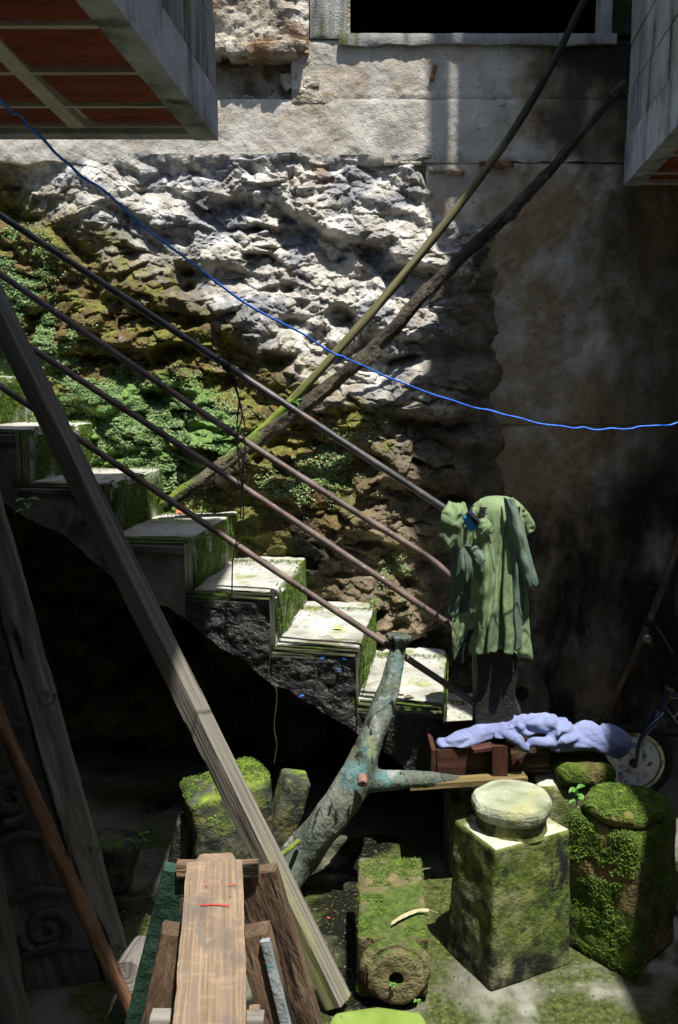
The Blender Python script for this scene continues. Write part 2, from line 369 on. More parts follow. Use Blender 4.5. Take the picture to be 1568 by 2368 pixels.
m_saw = mk("weathered_sawhorse_plank", [(104, 87, 70), (130, 111, 91), (152, 133, 112)], 1, .85, .5, (1.6, 5), [  # the plank's own weathered grey-brown wood tones
    dict(c=(172, 150, 122), scale=1, lo=.5, hi=.7, stretch=(60, 24, 1), seed=11, amt=.45), dict(c=(100, 90, 84), scale=1, lo=.5, hi=.66, stretch=(9, 22, 1), seed=13, amt=.8),
    dict(c=(116, 106, 98), scale=2, lo=.5, hi=.66, stretch=(4, 30, 1), amt=.6), dict(c=(62, 48, 38), scale=1, lo=.64, hi=.72, stretch=(5, 120, 1), seed=3)], 'uv', (3, 170, 1), bd=.004)
m_sawdark = mk("brown_splintered_sawhorse_leg", [(52, 40, 30), (98, 78, 60), (134, 114, 92)], 1, .9, .9, (1.4, 4), [dict(c=(30, 22, 16), scale=1, lo=.55, hi=.66, stretch=(3, 20, 1))], 'uv', (6, 24, 1), bd=.012)
m_sawgreen = mk("green_painted_sawhorse_leg", [(20, 42, 34), (34, 62, 50), (48, 78, 62)], 30, .8, .4, (40, 160), [dict(c=(110, 84, 62), scale=9, lo=.64, hi=.7, coord='uv')])
m_paintblue = mk("flaked_pale_blue_paint", [(120, 128, 130), (150, 156, 158)], 20, .7, .4, layers=[dict(c=(60, 140, 140), scale=8, lo=.62, hi=.66)])
m_red = mk("red_crayon", [(196, 62, 52), (214, 84, 70)], 40, .7, 0)
m_carve = mk("grey_carved_driftwood", [(78, 74, 69), (120, 116, 109), (150, 146, 139)], 1, .85, .7, (1.6, 6), [dict(c=(24, 22, 20), scale=1.5, lo=.58, hi=.68, stretch=(2, 20, 1))], 'uv', (2.4, 24, 1), bd=.008)
m_carved = mk("dark_carved_wood", [(40, 38, 36), (74, 70, 67), (110, 106, 102)], 1, .75, .7, (1.6, 6), (), 'uv', (2.4, 26, 1), bd=.008)  # darker tone for the panel, its scrolls and the corner plank
m_stick = mk("red_brown_stick_bark", [(78, 54, 40), (116, 84, 64), (144, 110, 88)], 1, .75, .5, (2, 8), [dict(c=(56, 34, 22), scale=3, lo=.6, hi=.7, stretch=(4, 8, 1))], 'uv', (5, 40, 1), bd=.004)
m_pole = mk("mossy_weathered_pole", [(66, 64, 40), (104, 100, 66), (132, 126, 92)], 1, .85, .5, (2, 7), [
    dict(c=((80, 104, 22), (136, 158, 48)), scale=2, lo=.4, hi=.6, stretch=(2, 8, 1), grads=[((0, 0, -1), -1.7, -1.4, 3, .3)]),
    dict(c=(40, 36, 30), scale=1.5, lo=.3, hi=.55, seed=3, stretch=(1, 8, 1), grads=[((0, 0, 1), 2.3, 2.8, 3, .3)])], 'uv', (2, 46, 1), bd=.005)
m_log = mk("dark_bark_log", [(30, 27, 22), (62, 56, 46), (96, 88, 72)], 8, .9, .9, (26, 90), [
    dict(c=((70, 92, 22), (126, 148, 48)), scale=6, lo=.42, hi=.58, up=(-.1, .6), amt=.8, grads=[((0, 0, -1), -1.6, -1.3, 3, .15)])], bd=.02)
m_fork = mk("peeling_turquoise_painted_log", [(56, 62, 54), (86, 94, 82), (114, 119, 106)], 7, .85, .9, (30, 110), [
    dict(c=((58, 96, 96), (98, 130, 130)), scale=9, lo=.46, hi=.6, seed=2, amt=.8, stretch=(1, 1, .5), spot=((.14, 3.0, .66), (.13, .3, .2))), dict(c=((58, 98, 100), (98, 132, 132)), scale=9, lo=.48, hi=.6, seed=14, amt=.8, stretch=(1, 1, .7), spot=((.09, 2.8, .44), (.12, .2, .05))), dict(c=((104, 108, 56), (138, 138, 84)), scale=9, lo=.58, hi=.68, seed=5, amt=.6),
    dict(c=(40, 34, 30), scale=10, lo=.57, hi=.66, seed=7), dict(c=(150, 146, 140), scale=9, lo=.62, hi=.7, seed=9), dict(c=(26, 24, 20), scale=22, lo=.6, hi=.66, seed=17, stretch=(1.5, 1.5, .25))], stretch=(1, 1, .6), bd=.014)
m_salmon = mk("salmon_cut_knot", [(112, 84, 74), (146, 112, 98)], 30, .8, .4)
m_pipe = mk("rusty_brown_steel_pipe", [(60, 47, 42), (94, 79, 73), (118, 103, 97)], 12, .55, .35, (60, 200), [
    dict(c=(206, 198, 186), scale=22, lo=.66, hi=.7), dict(c=(110, 60, 36), scale=30, lo=.6, hi=.68, seed=3)], spec=.5, bd=.003)
m_pipeblack = mk("black_steel_pipe", [(30, 30, 34), (58, 56, 60), (84, 80, 82)], 10, .4, .2, (60, 200), [dict(c=(96, 74, 60), scale=14, lo=.58, hi=.68)], spec=.5, bd=.002)
m_post = mk("dark_stained_post", [(10, 10, 8), (22, 21, 17), (40, 38, 30)], 16, .7, .6, (60, 180), spec=.5)
m_wire = mk("black_tie_wire", [(16, 16, 17), (30, 30, 32)], 20, .5, 0)
m_rope = mk("blue_nylon_cord", [(30, 84, 200), (56, 120, 232), (90, 150, 246)], 120, .55, .4, (300, 500), bd=.002)
m_pillar = mk("mossy_stained_stone_pillar", [(112, 110, 84), (148, 146, 112), (170, 166, 136)], 6, .85, .6, (40, 150), [
    dict(c=((44, 60, 20), (96, 110, 44)), scale=4, lo=.34, hi=.52, cs=40, grads=[((0, 0, -1), -.5, -.3, 5, .25)]),
    dict(c=(24, 26, 26), scale=9, lo=.36, hi=.44, stretch=(1.6, 1.6, .5), seed=5, spot=((.63, 2.51, .31), (.045, .08, .09)), ws=24), dict(c=(118, 170, 140), scale=9, lo=.6, hi=.66, seed=6, grads=[((-1, 0, 1), -.02, .08, 6, .1)]),
    dict(c=((84, 96, 40), (128, 132, 78)), scale=14, lo=.5, hi=.6, seed=19, amt=.8), dict(c=(30, 36, 18), scale=16, lo=.54, hi=.64, seed=23, amt=.8), dict(c=(20, 24, 14), scale=9, lo=.3, hi=.6, seed=9, grads=[((0, 0, -1), -.08, .06, 16, .2)]),
    dict(c=(190, 188, 164), scale=4, lo=.35, hi=.5, up=(.75, .95), seed=8)], bd=.01)
m_cap = mk("pale_lichen_stone_cap", [(110, 116, 90), (150, 156, 130), (178, 182, 160)], 8, .85, .6, (40, 140), [
    dict(c=((140, 140, 84), (164, 162, 112)), scale=7, lo=.57, hi=.7, amt=.7), dict(c=((60, 70, 34), (96, 102, 56)), scale=5, lo=.4, hi=.6, up=(.5, -.1), seed=3)])
m_mossy = mk("moss_covered_stone", [(78, 66, 40), (112, 96, 62), (140, 124, 88)], 8, .95, .9, (30, 110), [
    dict(c=((42, 64, 12), (92, 110, 30)), scale=5, lo=.4, hi=.54, cs=70), dict(c=(34, 28, 16), scale=6, lo=.58, hi=.7, seed=4)], bd=.02)
m_lying = mk("green_brown_fallen_stone_post", [(70, 66, 44), (104, 98, 66), (132, 124, 88)], 9, .9, .8, (36, 130), [
    dict(c=((42, 62, 20), (88, 104, 42)), scale=6, lo=.44, hi=.56, up=(.2, .8), cs=50), dict(c=(92, 98, 96), scale=4, lo=.54, hi=.64, up=(.5, .9), seed=3),
    dict(c=((40, 26, 12), (70, 48, 26)), scale=7, lo=.4, hi=.58, up=(.4, -.1), seed=5)], bd=.014)
m_bould = mk("grey_mossy_boulder", [(36, 40, 34), (62, 66, 54), (96, 96, 80)], 12, .9, 1.0, (32, 120), [
    dict(c=((84, 92, 40), (118, 120, 70)), scale=16, lo=.52, hi=.62, seed=13, amt=.8), dict(c=(26, 30, 24), scale=12, lo=.54, hi=.64, seed=15, amt=.8),
    dict(c=((70, 96, 20), (130, 146, 50)), scale=5, lo=.46, hi=.6, up=(.0, .7), cs=60), dict(c=((90, 84, 48), (120, 112, 70)), scale=6, lo=.55, hi=.66, seed=3)])
m_greenstone = mk("smooth_algae_green_stone", [(82, 100, 40), (114, 136, 58), (134, 152, 78)], 5, .6, .2, (40, 120), [dict(c=(88, 90, 70), scale=8, lo=.6, hi=.68)])
m_moss = mk("moss_leaves", [(42, 66, 14), (78, 104, 28), (116, 138, 48)], 30, .75, 0)
m_mossy_leaf = mk("wall_moss_leaves", [(78, 106, 54), (118, 146, 90), (156, 178, 128)], 14, .7, 0)
m_leaf = mk("young_green_leaf", [(60, 104, 36), (92, 138, 56)], 20, .5, 0)
m_yleaf = mk("fallen_yellow_leaf", [(158, 166, 40), (184, 190, 70)], 20, .6, 0)
m_bleaf = mk("fallen_brown_leaf", [(70, 52, 36), (110, 84, 58)], 20, .8, 0)
m_green = mk("lime_green_fleece", [(106, 124, 90), (120, 140, 102), (136, 156, 114)], 5, .98, .5, (40, 300), [dict(c=(84, 102, 82), scale=6, lo=.5, hi=.66, amt=.85)], spec=.1, bd=.004)
m_greenin = mk("grey_green_fleece_back", [(72, 88, 78), (96, 114, 100), (112, 130, 112)], 6, .98, .45, (160, 420), spec=.1, bd=.004)
m_blue = mk("bright_blue_lining", [(30, 110, 176), (60, 146, 206)], 30, .8, .3)
m_navy = mk("navy_ribbed_trim", [(16, 18, 30), (28, 30, 44)], 30, .9, .3)
m_purple = mk("lavender_blue_fleece", [(108, 117, 154), (124, 133, 170), (138, 147, 184)], 6, .98, .55, (42, 300), [dict(c=(96, 100, 140), scale=5, lo=.52, hi=.7, amt=.7)], spec=.1, bd=.009)
m_crate = mk("reddish_brown_box_wood", [(40, 22, 16), (64, 36, 26), (90, 56, 40)], 1, .6, .4, (1.6, 5), [dict(c=(100, 88, 66), scale=2, lo=.6, hi=.7, stretch=(2, 8, 1))], 'uv', (3, 30, 1), spec=.5, bd=.004)  # darkened throughout to stand in for the shadow over the front board
m_plank = mk("olive_weathered_plank", [(74, 62, 36), (112, 98, 60), (140, 128, 86)], 1, .85, .5, (1.6, 5), (), 'uv', (2.4, 34, 1), bd=.005)
m_cello = mk("dark_polished_carved_wood", [(40, 34, 30), (66, 58, 52), (86, 78, 72)], 10, .5, .4, (20, 90), stretch=(1, 1, .3), spec=.5)
m_tyre = mk("black_rubber", [(14, 14, 14), (26, 26, 26)], 40, .8, .4, (90, 200))
m_rim = mk("worn_chrome_rim", [(130, 126, 116), (170, 166, 154)], 20, .3, .2, (60, 200), [dict(c=(70, 56, 44), scale=20, lo=.58, hi=.7)], metal=.8)
m_disc = mk("white_plastic_wheel_disc", [(176, 180, 184), (200, 204, 206)], 8, .5, .1)
m_bluepaint = mk("navy_blue_bike_paint", [(12, 20, 52), (22, 34, 78)], 10, .3, .1, spec=.6, coat=.5)
m_blackp = mk("black_plastic", [(12, 12, 12), (24, 24, 24)], 20, .45, .1)
m_ink = [mk("ink_" + k, [c, c], 5, .6, 0) for k, c in (("blue", (40, 70, 170)), ("grey", (70, 74, 96)), ("red", (190, 60, 56)), ("green", (44, 130, 90)), ("black", (24, 24, 26)))]
m_white = mk("white_lettering", [(200, 200, 196), (214, 214, 210)], 5, .5, 0)
m_feather = mk("pale_feather", [(150, 138, 104), (182, 172, 140)], 60, .8, .2)
m_scrap = mk("blue_plastic_scrap", [(30, 84, 196), (56, 116, 220)], 30, .5, 0)
m_orange = mk("orange_wrapper", [(214, 76, 36), (230, 110, 70)], 30, .6, 0)

# ------------------------------------------------------------------ setting: ground
gx, gy = np.meshgrid(np.linspace(-2.4, 2.4, 240), np.linspace(1.4, 4.6, 160))
V = np.stack([gx, gy, .006 * fbm(gx * 2, gy * 2, gx * 0, 4, 3) + .0015 * fbm(gx * 30, gy * 30, gx * 0, 2, 5)], -1)
edge = np.minimum.reduce([gx + 2.4, 2.4 - gx, gy - 1.4, 4.6 - gy]); V[..., 2] *= np.clip(edge / .1, 0, 1)
fl = thing("ground", (0, 0, 0), kind="structure")
mo("yard_slab", V.reshape(-1, 3), gridfaces(160, 240), m_floor, fl, 180)
a, b = [(-30, -30), (30, -30), (30, 30), (-30, 30)], [(-2.4, 1.4), (2.4, 1.4), (2.4, 4.6), (-2.4, 4.6)]
mo("outer_ground", [(x, y, 0) for x, y in a + b], [[i, (i + 1) % 4, 4 + (i + 1) % 4, 4 + i] for i in range(4)], m_floor, fl)

# ------------------------------------------------------------------ back wall
WY = 4.35
def rubY(x, z):
    x = np.asarray(x, float); z = np.asarray(z, float)
    t = np.clip((2.72 - z) / 1.5, 0, 1); base = WY - .02 - .3 * t * t * (3 - 2 * t) - .02 * t
    base = base + .10 * np.clip((-x - .9) / 1.2, 0, 1)
    wx = x + .022 * fbm(x * 7, z * 7, 0 * x, 3, 51); wz = z + .02 * fbm(x * 5, z * 5, 0 * x + 4, 3, 52) + .25 * x * .4
    h1, e1 = facets(wx, wz, .2, .62, 3); h2, e2 = facets(wx + .3 * h1 * .1, wz, .085, .7, 21); h3, e3 = facets(wx, wz, .034, .8, 41)
    n = fbm(x * 4, z * 5, 0 * x, 5, 77)
    am = .3 + 1.1 * np.clip(fbm(x * 3.2 + 7, z * 4.2, 0 * x, 3, 64) * 1.6 + .5, 0, 1)
    h1b, e1b = facets(wx + 9, wz, .3, .62, 91, 18)
    h0, e0 = facets(wx + 3, wz, .46, .62, 131, 14)
    d = .06 * h0 + .07 * h1b + .05 * h1 * am + .026 * h2 * am + .009 * h3 * am + .05 * n + .017 * fbm(x * 24, z * 28, 0 * x, 5, 9, .62)
    hol = np.clip(fbm(x * 4.2, z * 6, 0 * x + 3, 3, 88) - .34, 0, 1)
    d = d - .008 * np.clip(1 - e1 / .1, 0, 1) - .006 * np.clip(1 - e2 / .12, 0, 1) - .38 * hol
    fade = np.clip((2.74 - z) / .1, 0, 1) * np.clip((.76 - x + .07 * n) / .34, 0, 1)
    return base * 1. + np.clip((x - .36 + .1 * fbm(z * 3, z * 0, z * 0, 3, 15)) / .42, 0, 1) * (WY + .05 - base) - d * (.25 + .75 * fade)
NX, NZ = 600, 500
xs = np.linspace(-2.3, .8, NX); zs = np.linspace(.0, 2.745, NZ)
X, Z = np.meshgrid(xs, zs)
rub = thing("rubble_wall", (-.7, 4.2, 0), "rough broken rubble wall, white lime above and mossy below, behind the stairs", "wall")
Yr = rubY(X, Z)
mo("mortar", np.stack([X, Yr, Z], -1).reshape(-1, 3), gridfaces(NZ, NX), m_rubble, rub, 28)
stones = []
for k in range(14):
    bm = bmesh.new()
    for i in range(13):
        v = Vector((R.gauss(0, 1), R.gauss(0, 1), R.gauss(0, 1))).normalized() * R.uniform(.7, 1)
        bm.verts.new((v.x, v.y * .75, v.z * R.choice((.5, .65))))
    r = bmesh.ops.convex_hull(bm, input=bm.verts); bmesh.ops.delete(bm, geom=[g for g in r["geom_interior"] if isinstance(g, bmesh.types.BMVert)], context='VERTS')
    me = bpy.data.meshes.new("stone"); bm.to_mesh(me); bm.free(); me.materials.append(m_stone if k < 9 else m_rubble); stones.append(me)
cnt = 0; placed = []
for it in range(6000):
    if cnt >= 260: break
    x, z = R.uniform(-1.75, .66), R.uniform(.35, 2.66)
    if z < 1.05 - .62 * (x + .35): continue
    s = R.choice((.018, .024, .03, .045, .06, .08)) * R.uniform(.8, 1.2)
    if any((x - p[0]) ** 2 + (z - p[1]) ** 2 < (.72 * (s + p[2])) ** 2 for p in placed): continue
    placed.append((x, z, s)); cnt += 1
    o = bpy.data.objects.new("stone", R.choice(stones[:9] if R.random() < .55 else stones[9:])); COL.objects.link(o); o.parent = rub
    o.location = Vector((x, float(rubY(x, z)) + s * R.uniform(.3, .62), z)) - rub.location; o.scale = (s * R.uniform(1, 1.5), s, s * R.uniform(.8, 1.15))
    o.rotation_euler = (R.uniform(-.5, .5), R.uniform(-.6, .3), R.uniform(-.5, .5))
# creeping moss on the wall
lv, lf = [], []
def leaf(p, nrm, s, lv, lf):
    t = Vector((R.gauss(0, 1), R.gauss(0, 1), R.gauss(0, 1))); n = (Vector(nrm) + t * .55).normalized()
    a = n.cross(Vector((R.gauss(0, 1), R.gauss(0, 1), R.gauss(0, 1)))).normalized(); b = n.cross(a); k = len(lv)
    lv.extend([p - a * s, p + b * s * .6 + n * s * .15, p + a * s, p - b * s * .6 + n * s * .15]); lf.append([k, k + 1, k + 2, k + 3])
blobs = [((-1.52, 1.95), (.2, .34)), ((-1.2, 1.6), (.26, .2)), ((-.9, 1.54), (.3, .22)), ((-.7, 1.46), (.26, .2)), ((-.95, 1.36), (.2, .14)), ((-1.5, 2.25), (.18, .16)),
         ((-.1, 1.28), (.2, .12)), ((-.28, 1.24), (.14, .1)), ((.02, 1.42), (.14, .1)), ((-1.3, 1.85), (.2, .14)), ((.25, .85), (.1, .1))]
RNG = np.random.default_rng(5)
def leaves(P, N, s0, s1, spread=.55):
    n = len(P); N = N + RNG.normal(size=(n, 3)) * spread; N /= np.linalg.norm(N, axis=1, keepdims=True)
    A = np.cross(N, RNG.normal(size=(n, 3))); A /= np.linalg.norm(A, axis=1, keepdims=True); B = np.cross(N, A); q = s0 + (s1 - s0) * 1.5 * RNG.random((n, 1)) ** 1.8; wd = q * RNG.uniform(.45, .75, (n, 1))
    V = np.stack([P - A * q, P + B * wd + N * q * .15, P + A * q, P - B * wd + N * q * .15], 1).reshape(-1, 3); return V, np.arange(4 * n).reshape(-1, 4)
allp, alln = [], []
for (c, s) in blobs:
    n = int(26000 * s[0] * s[1] * (16 if c[0] < -.5 else 4))
    bx_ = RNG.normal(c[0], s[0] * .5, n); bz_ = RNG.normal(c[1], s[1] * .5, n)
    msk = fbm(bx_ * 12, bz_ * 12, bx_ * 0, 3, 6) > -.22
    bx_, bz_ = bx_[msk], bz_[msk]; by_ = rubY(bx_, bz_); ez = (rubY(bx_, bz_ + .012) - by_) / .012; ex = (rubY(bx_ + .012, bz_) - by_) / .012
    nv_ = np.stack([ex, -np.ones_like(ex), ez], 1); nv_ /= np.linalg.norm(nv_, axis=1, keepdims=True); ok = nv_[:, 2] > -.35
    allp.append((np.stack([bx_, by_, bz_], 1) + nv_ * RNG.uniform(.001, .012, (len(bx_), 1)))[ok]); alln.append(nv_[ok] + [0, 0, .6])
lv, lf = leaves(np.concatenate(allp), np.concatenate(alln), .0024, .0058)
tag(mo("wall_moss", lv, lf, m_mossy_leaf), "small-leaved green moss creeping over the rubble wall", "moss", kind="stuff")

cw = thing("concrete_wall", (.5, WY, 0), "tall weathered concrete wall with window opening above the rubble", "wall")
def course(x0, x1, z0, z1, y=WY, amp=.006, mat=m_concrete, seed=0, depth=.14, name="concrete_course", ragged=0, n=.012, fr=9):
    nx, nz = max(4, int((x1 - x0) / n)), max(4, int((z1 - z0) / n))
    X, Z = np.meshgrid(np.linspace(x0, x1, nx), np.linspace(z0, z1, nz))
    if ragged:
        lowf = np.clip(1 - (Z - z0) / (z1 - z0), 0, 1); Z = Z + lowf * ragged * fbm(X * 9, X * 0, X * 0 + seed, 4, seed)
    Y = y - amp * fbm(X * fr, Z * fr, X * 0 + seed, 5, seed + 5) - amp * .4 * fbm(X * 60, Z * 60, X * 0, 2, 2)
    e = np.minimum.reduce([X - x0, x1 - X, Z - z0, z1 - Z]); Y = Y + .0035 * np.clip(1 - e / .012, 0, 1) * (1 + fbm(X * 25, Z * 25, X * 0, 2, 8))
    Vf = np.stack([X, Y, Z], -1).reshape(-1, 3); Fc = gridfaces(nz, nx).tolist(); k = len(Vf)
    loop = list(range(nx)) + [i * nx + nx - 1 for i in range(1, nz)] + [(nz - 1) * nx + i for i in range(nx - 2, -1, -1)] + [i * nx for i in range(nz - 2, 0, -1)]
    Vb = Vf[loop] * [1, 0, 1] + [0, y + depth, 0]; Vf = np.concatenate([Vf, Vb]); m = len(loop)
    for i in range(m): Fc.append([loop[(i + 1) % m], loop[i], k + i, k + (i + 1) % m])
    return mo(name, Vf, Fc, mat, cw, 35)
course(-.215, 1.75, 2.99, 3.24, amp=.007, seed=1)
course(-2.3, 1.75, 2.712, 2.988, y=WY - .004, amp=.008, seed=2, ragged=.015)
course(.4, 1.75, 1.517, 2.7105, y=WY + .004, amp=.012, seed=3)
course(.4, 1.75, -.02, 1.515, y=WY + .012, amp=.012, seed=7)
course(1.755, 3.2, -.02, 3.27, y=WY + .02, amp=.006, seed=8, n=.04)
course(-2.3, -.22, 2.99, 3.21, y=WY + .1, amp=.03, mat=m_stucco, seed=9, fr=6, name="niche_face")
course(-2.3, -.135, 3.20, 3.75, y=WY - .012, amp=.03, mat=m_stucco, seed=11, ragged=.04, fr=11, name="stucco_patch", depth=.16)
course(-.13, .035, 3.245, 3.75, y=WY - .01, amp=.004, mat=m_cmu, seed=12, name="window_pier")
course(-.215, .0, 2.97, 3.03, y=WY - .006, amp=.01, mat=m_stucco, seed=13, name="niche_sill", ragged=.02)
course(.0, 1.245, 3.215, 3.263, y=WY - .022, amp=.006, mat=m_cmu, seed=14, name="window_sill", ragged=.014)
box("window_jamb", (1.186, 1.222, WY - .012, WY + .13, 3.265, 4.35), m_cmu, cw)
course(1.224, 1.9, 3.265, 4.4, amp=.006, seed=15, n=.03)
box("wall_upper", (-2.3, .034, WY, WY + .15, 3.752, 6.2), m_concrete, cw)
box("wall_upper", (.036, 3.2, WY, WY + .15, 4.402, 6.2), m_concrete, cw)
box("window_reveal", (.036, .05, WY - .005, WY + .14, 3.265, 4.4), m_stucco, cw)
# room behind the window, lined in near-black so it looks unlit
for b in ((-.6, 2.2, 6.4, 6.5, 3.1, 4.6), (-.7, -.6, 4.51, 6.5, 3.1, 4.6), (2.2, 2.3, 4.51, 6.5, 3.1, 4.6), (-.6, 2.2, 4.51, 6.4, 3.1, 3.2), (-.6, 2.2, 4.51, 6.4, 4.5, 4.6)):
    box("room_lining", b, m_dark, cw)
Vb, Fb = cubegrid(.022, .012, .075, .008, .004); box_ = mo("exposed_brick", rot(rough(Vb, .009, 50), ry=.25, loc=Q(1002, 168, WY - .008)), Fb, m_oldbrick, cw)
for u, v, a in ((1030, 395, .1), (1150, 380, .05), (930, 378, 0)):
    Vb, Fb = cubegrid(.16, .03, .018, .012, .006); mo("exposed_brick", rot(rough(Vb, .02, 25, int(u)), ry=a, loc=Q(u, v, WY - .01)), Fb, m_oldbrick if u > 1100 else m_stucco, cw)
# rough overhang stones over the niche
for i, (u, v, s) in enumerate(((520, 112, .05), (560, 122, .055), (610, 124, .06), (655, 122, .055), (685, 112, .04), (480, 118, .05), (440, 116, .05), (400, 120, .05), (350, 118, .05))):
    Vb, Fb = cubegrid(s * 2.4, .14, s, .012, .012); mo("stone", rot(rough(Vb, .02, 14, i), ry=R.uniform(-.1, .1), loc=Q(u, v, WY - .0)), Fb, m_stucco, cw, 50)

for i in range(22):
    x, z = (R.uniform(-.24, -.12), R.uniform(2.99, 3.2)) if i < 12 else (R.uniform(-.6, -.2), R.uniform(2.975, 3.01))
    q = R.uniform(.02, .045); Vb, Fb = cubegrid(q * 1.6, .06, q, .009, .008); mo("stone", rot(rough(Vb, q * .5, 26, i + 40), ry=R.uniform(-.6, .6), rz=R.uniform(-.3, .3), loc=(x, WY + (R.uniform(.02, .05) if i < 12 else R.uniform(.05, .1)), z)), Fb, m_stucco, cw, 50)

# ------------------------------------------------------------------ overhanging buildings
def overhang(name, label, sgn, edge, zs_, top, y0, y1, tiles, beamh, courses, xfar, bw=.085, bh=.2):
    """edge(y): x of the yard-side face; sgn +1 the building lies to the right of it"""
    t = thing(name, (edge(y1) + sgn * .5, (y0 + y1) / 2, zs_), label, "building")
    def prism(nm, i0, i1, ya, yb, za, zb, mat):
        V = [(edge(y) + sgn * i, y, z) for i in (i0, i1) for y in (ya, yb) for z in (za, zb)]
        Fc = [[0, 1, 3, 2], [4, 6, 7, 5], [0, 4, 5, 1], [2, 3, 7, 6], [0, 2, 6, 4], [1, 5, 7, 3]]
        if sgn < 0: Fc = [f[::-1] for f in Fc]
        return mo(nm, V, Fc, mat, t)
    prism("edge_beam", 0, bw, y0, y1, zs_, zs_ + beamh, m_beamc)
    prism("end_beam", bw + .002, xfar, y1 - .05, y1 - .001, zs_ + .002, zs_ + beamh, m_beamc)
    prism("slab_core", bw + .004, xfar, y0, y1 - .055, zs_ + .03, zs_ + beamh, m_rib)
    rib = tiles[2]
    ys = [y for y in tiles[1]]; xs_ = tiles[0]
    for i in range(len(xs_) - 1):
        for j in range(len(ys) - 1):
            x0, x1, a0, a1 = xs_[i] + rib / 2 * (i > 0), xs_[i + 1] - rib / 2, ys[j] + .012, ys[j + 1] - .012
            nx, ny = 24, 14
            X, Y = np.meshgrid(np.linspace(x0, x1, nx), np.linspace(a0, a1, ny))
            Zt = zs_ + .018 - .003 * fbm(X * 20, Y * 30, X * 0 + i + j, 3, i * 7 + j); e = np.minimum.reduce([X - x0, x1 - X, Y - a0, a1 - Y]); Zt += .003 * np.clip(1 - e / .006, 0, 1)
            wx = edge(Y) + sgn * X if i == 0 else edge(y1 - .4) + sgn * X
            mo("ceiling_tile", np.stack([wx, Y, Zt], -1).reshape(-1, 3), gridfaces(ny, nx)[:, ::(-sgn)], m_tile, t, 60)
    # pale ribs between the tiles
    for j, y in enumerate(ys):
        prism("ceiling_rib", bw + .003, xfar - .05, y - bw * .13, y + bw * .13, zs_ + .0145, zs_ + .029, m_rib)
    for x in xs_[1:-1]:
        V, Fc = boxv(edge(y1 - .4) + sgn * x - rib / 2, edge(y1 - .4) + sgn * x + rib / 2, y0, y1 - .055, zs_ + .0125, zs_ + .0295); mo("ceiling_rib", V, Fc, m_rib, t)
    z = zs_ + beamh + .006; k = 0
    while z < min(top, zs_ + courses * bh):
        y = y1 - .002 - (bh if k % 2 else 0)
        if k % 2: prism("concrete_block", .004 + R.uniform(-.002, .003), .12, y + .008, y1 - .002, z, z + bh - .01, m_cmu)
        while y > y0 + .05:
            ya = max(y0, y - 2 * bh + .008); prism("concrete_block", .004 + R.uniform(-.002, .003), .12, ya, y, z, z + bh - .01, m_cmu); y = ya - .008
        z += bh; k += 1
    prism("mortar_core", .012, .4, y0 + .005, y1 - .006, zs_ + beamh, z - .002, m_beamc)
    prism("upper_wall", 0, xfar, y0, y1, z, top, m_cmu)
    return t, prism
ZL = 2.25
eL = lambda y: -.2733 + .07 * (y - 2.158)
tl, pl = overhang("block_house", "cinder block house overhanging upper left, red tiled underside and pale ribs", -1, eL, ZL, 4.99, -2.5, 2.158,
    ([.06, .275, .55, .825, 1.1, 1.375], [.7, .91, 1.12, 1.33, 1.539, 1.757, 1.959, 2.104], .034), .102, 5, 2.6, .0535, .145)
V, Fc = boxv(-3.1, .235, -2.5, 2.58, 5.0, 5.12); mo("shade_slab", V, Fc, m_beamc, tl)  # slab added out of view to throw the left-hand shadow on steps and beam
ZR = 2.606
eR = lambda y: 1.304 + .116 * (y - 4.35)
tr, pr_ = overhang("block_tower", "tall cinder block building overhanging upper right corner, stained yellow green", 1, eR, ZR, 6.1, 2.6, 4.33,
    ([.095, .46, .92, 1.38], [2.65, 2.88, 3.2, 3.52, 3.84, 4.16, 4.3], .055), .2, 6, 1.9)
for y, wd in ((3.01, .07), (3.24, .16)):  # columns added out of view to cast upright shadow bars on the back wall
    x = eR(y); V, Fc = boxv(x + .01, x + .01 + wd, y - wd / 2, y + wd / 2, 6.102, 8.1); mo("shade_column", V, Fc, m_cmu, tr)
yw = thing("yard_shade_wall", (1.6, 0, 0), "plain rendered wall added out of view to shade and enclose the yard", "wall")
box("shade_wall_wing", (1.485, 1.65, -2.6, 2.2, 0, 4.0), m_outer, yw)  # added wing; its unseen top sets the shadow edge on the right floor
box("shade_wall_wing", (-3.2, 1.65, -2.8, -2.602, 0, 4.6), m_outer, yw)  # added behind the viewpoint to hold back skylight
box("shade_wall_wing", (-3.3, -3.202, -2.8, 4.6, 0, 3.0), m_outer, yw)
box("shade_wall_wing", (1.652, 3.2, 2.1, 2.2, 0, 2.6), m_outer, yw)
box("shade_wall_wing", (3.201, 3.3, 2.2, 4.5, 0, 4.0), m_outer, yw)
box("shade_wall_wing", (-3.2, -2.305, 4.3, 4.5, 0, 6.0), m_outer, yw)

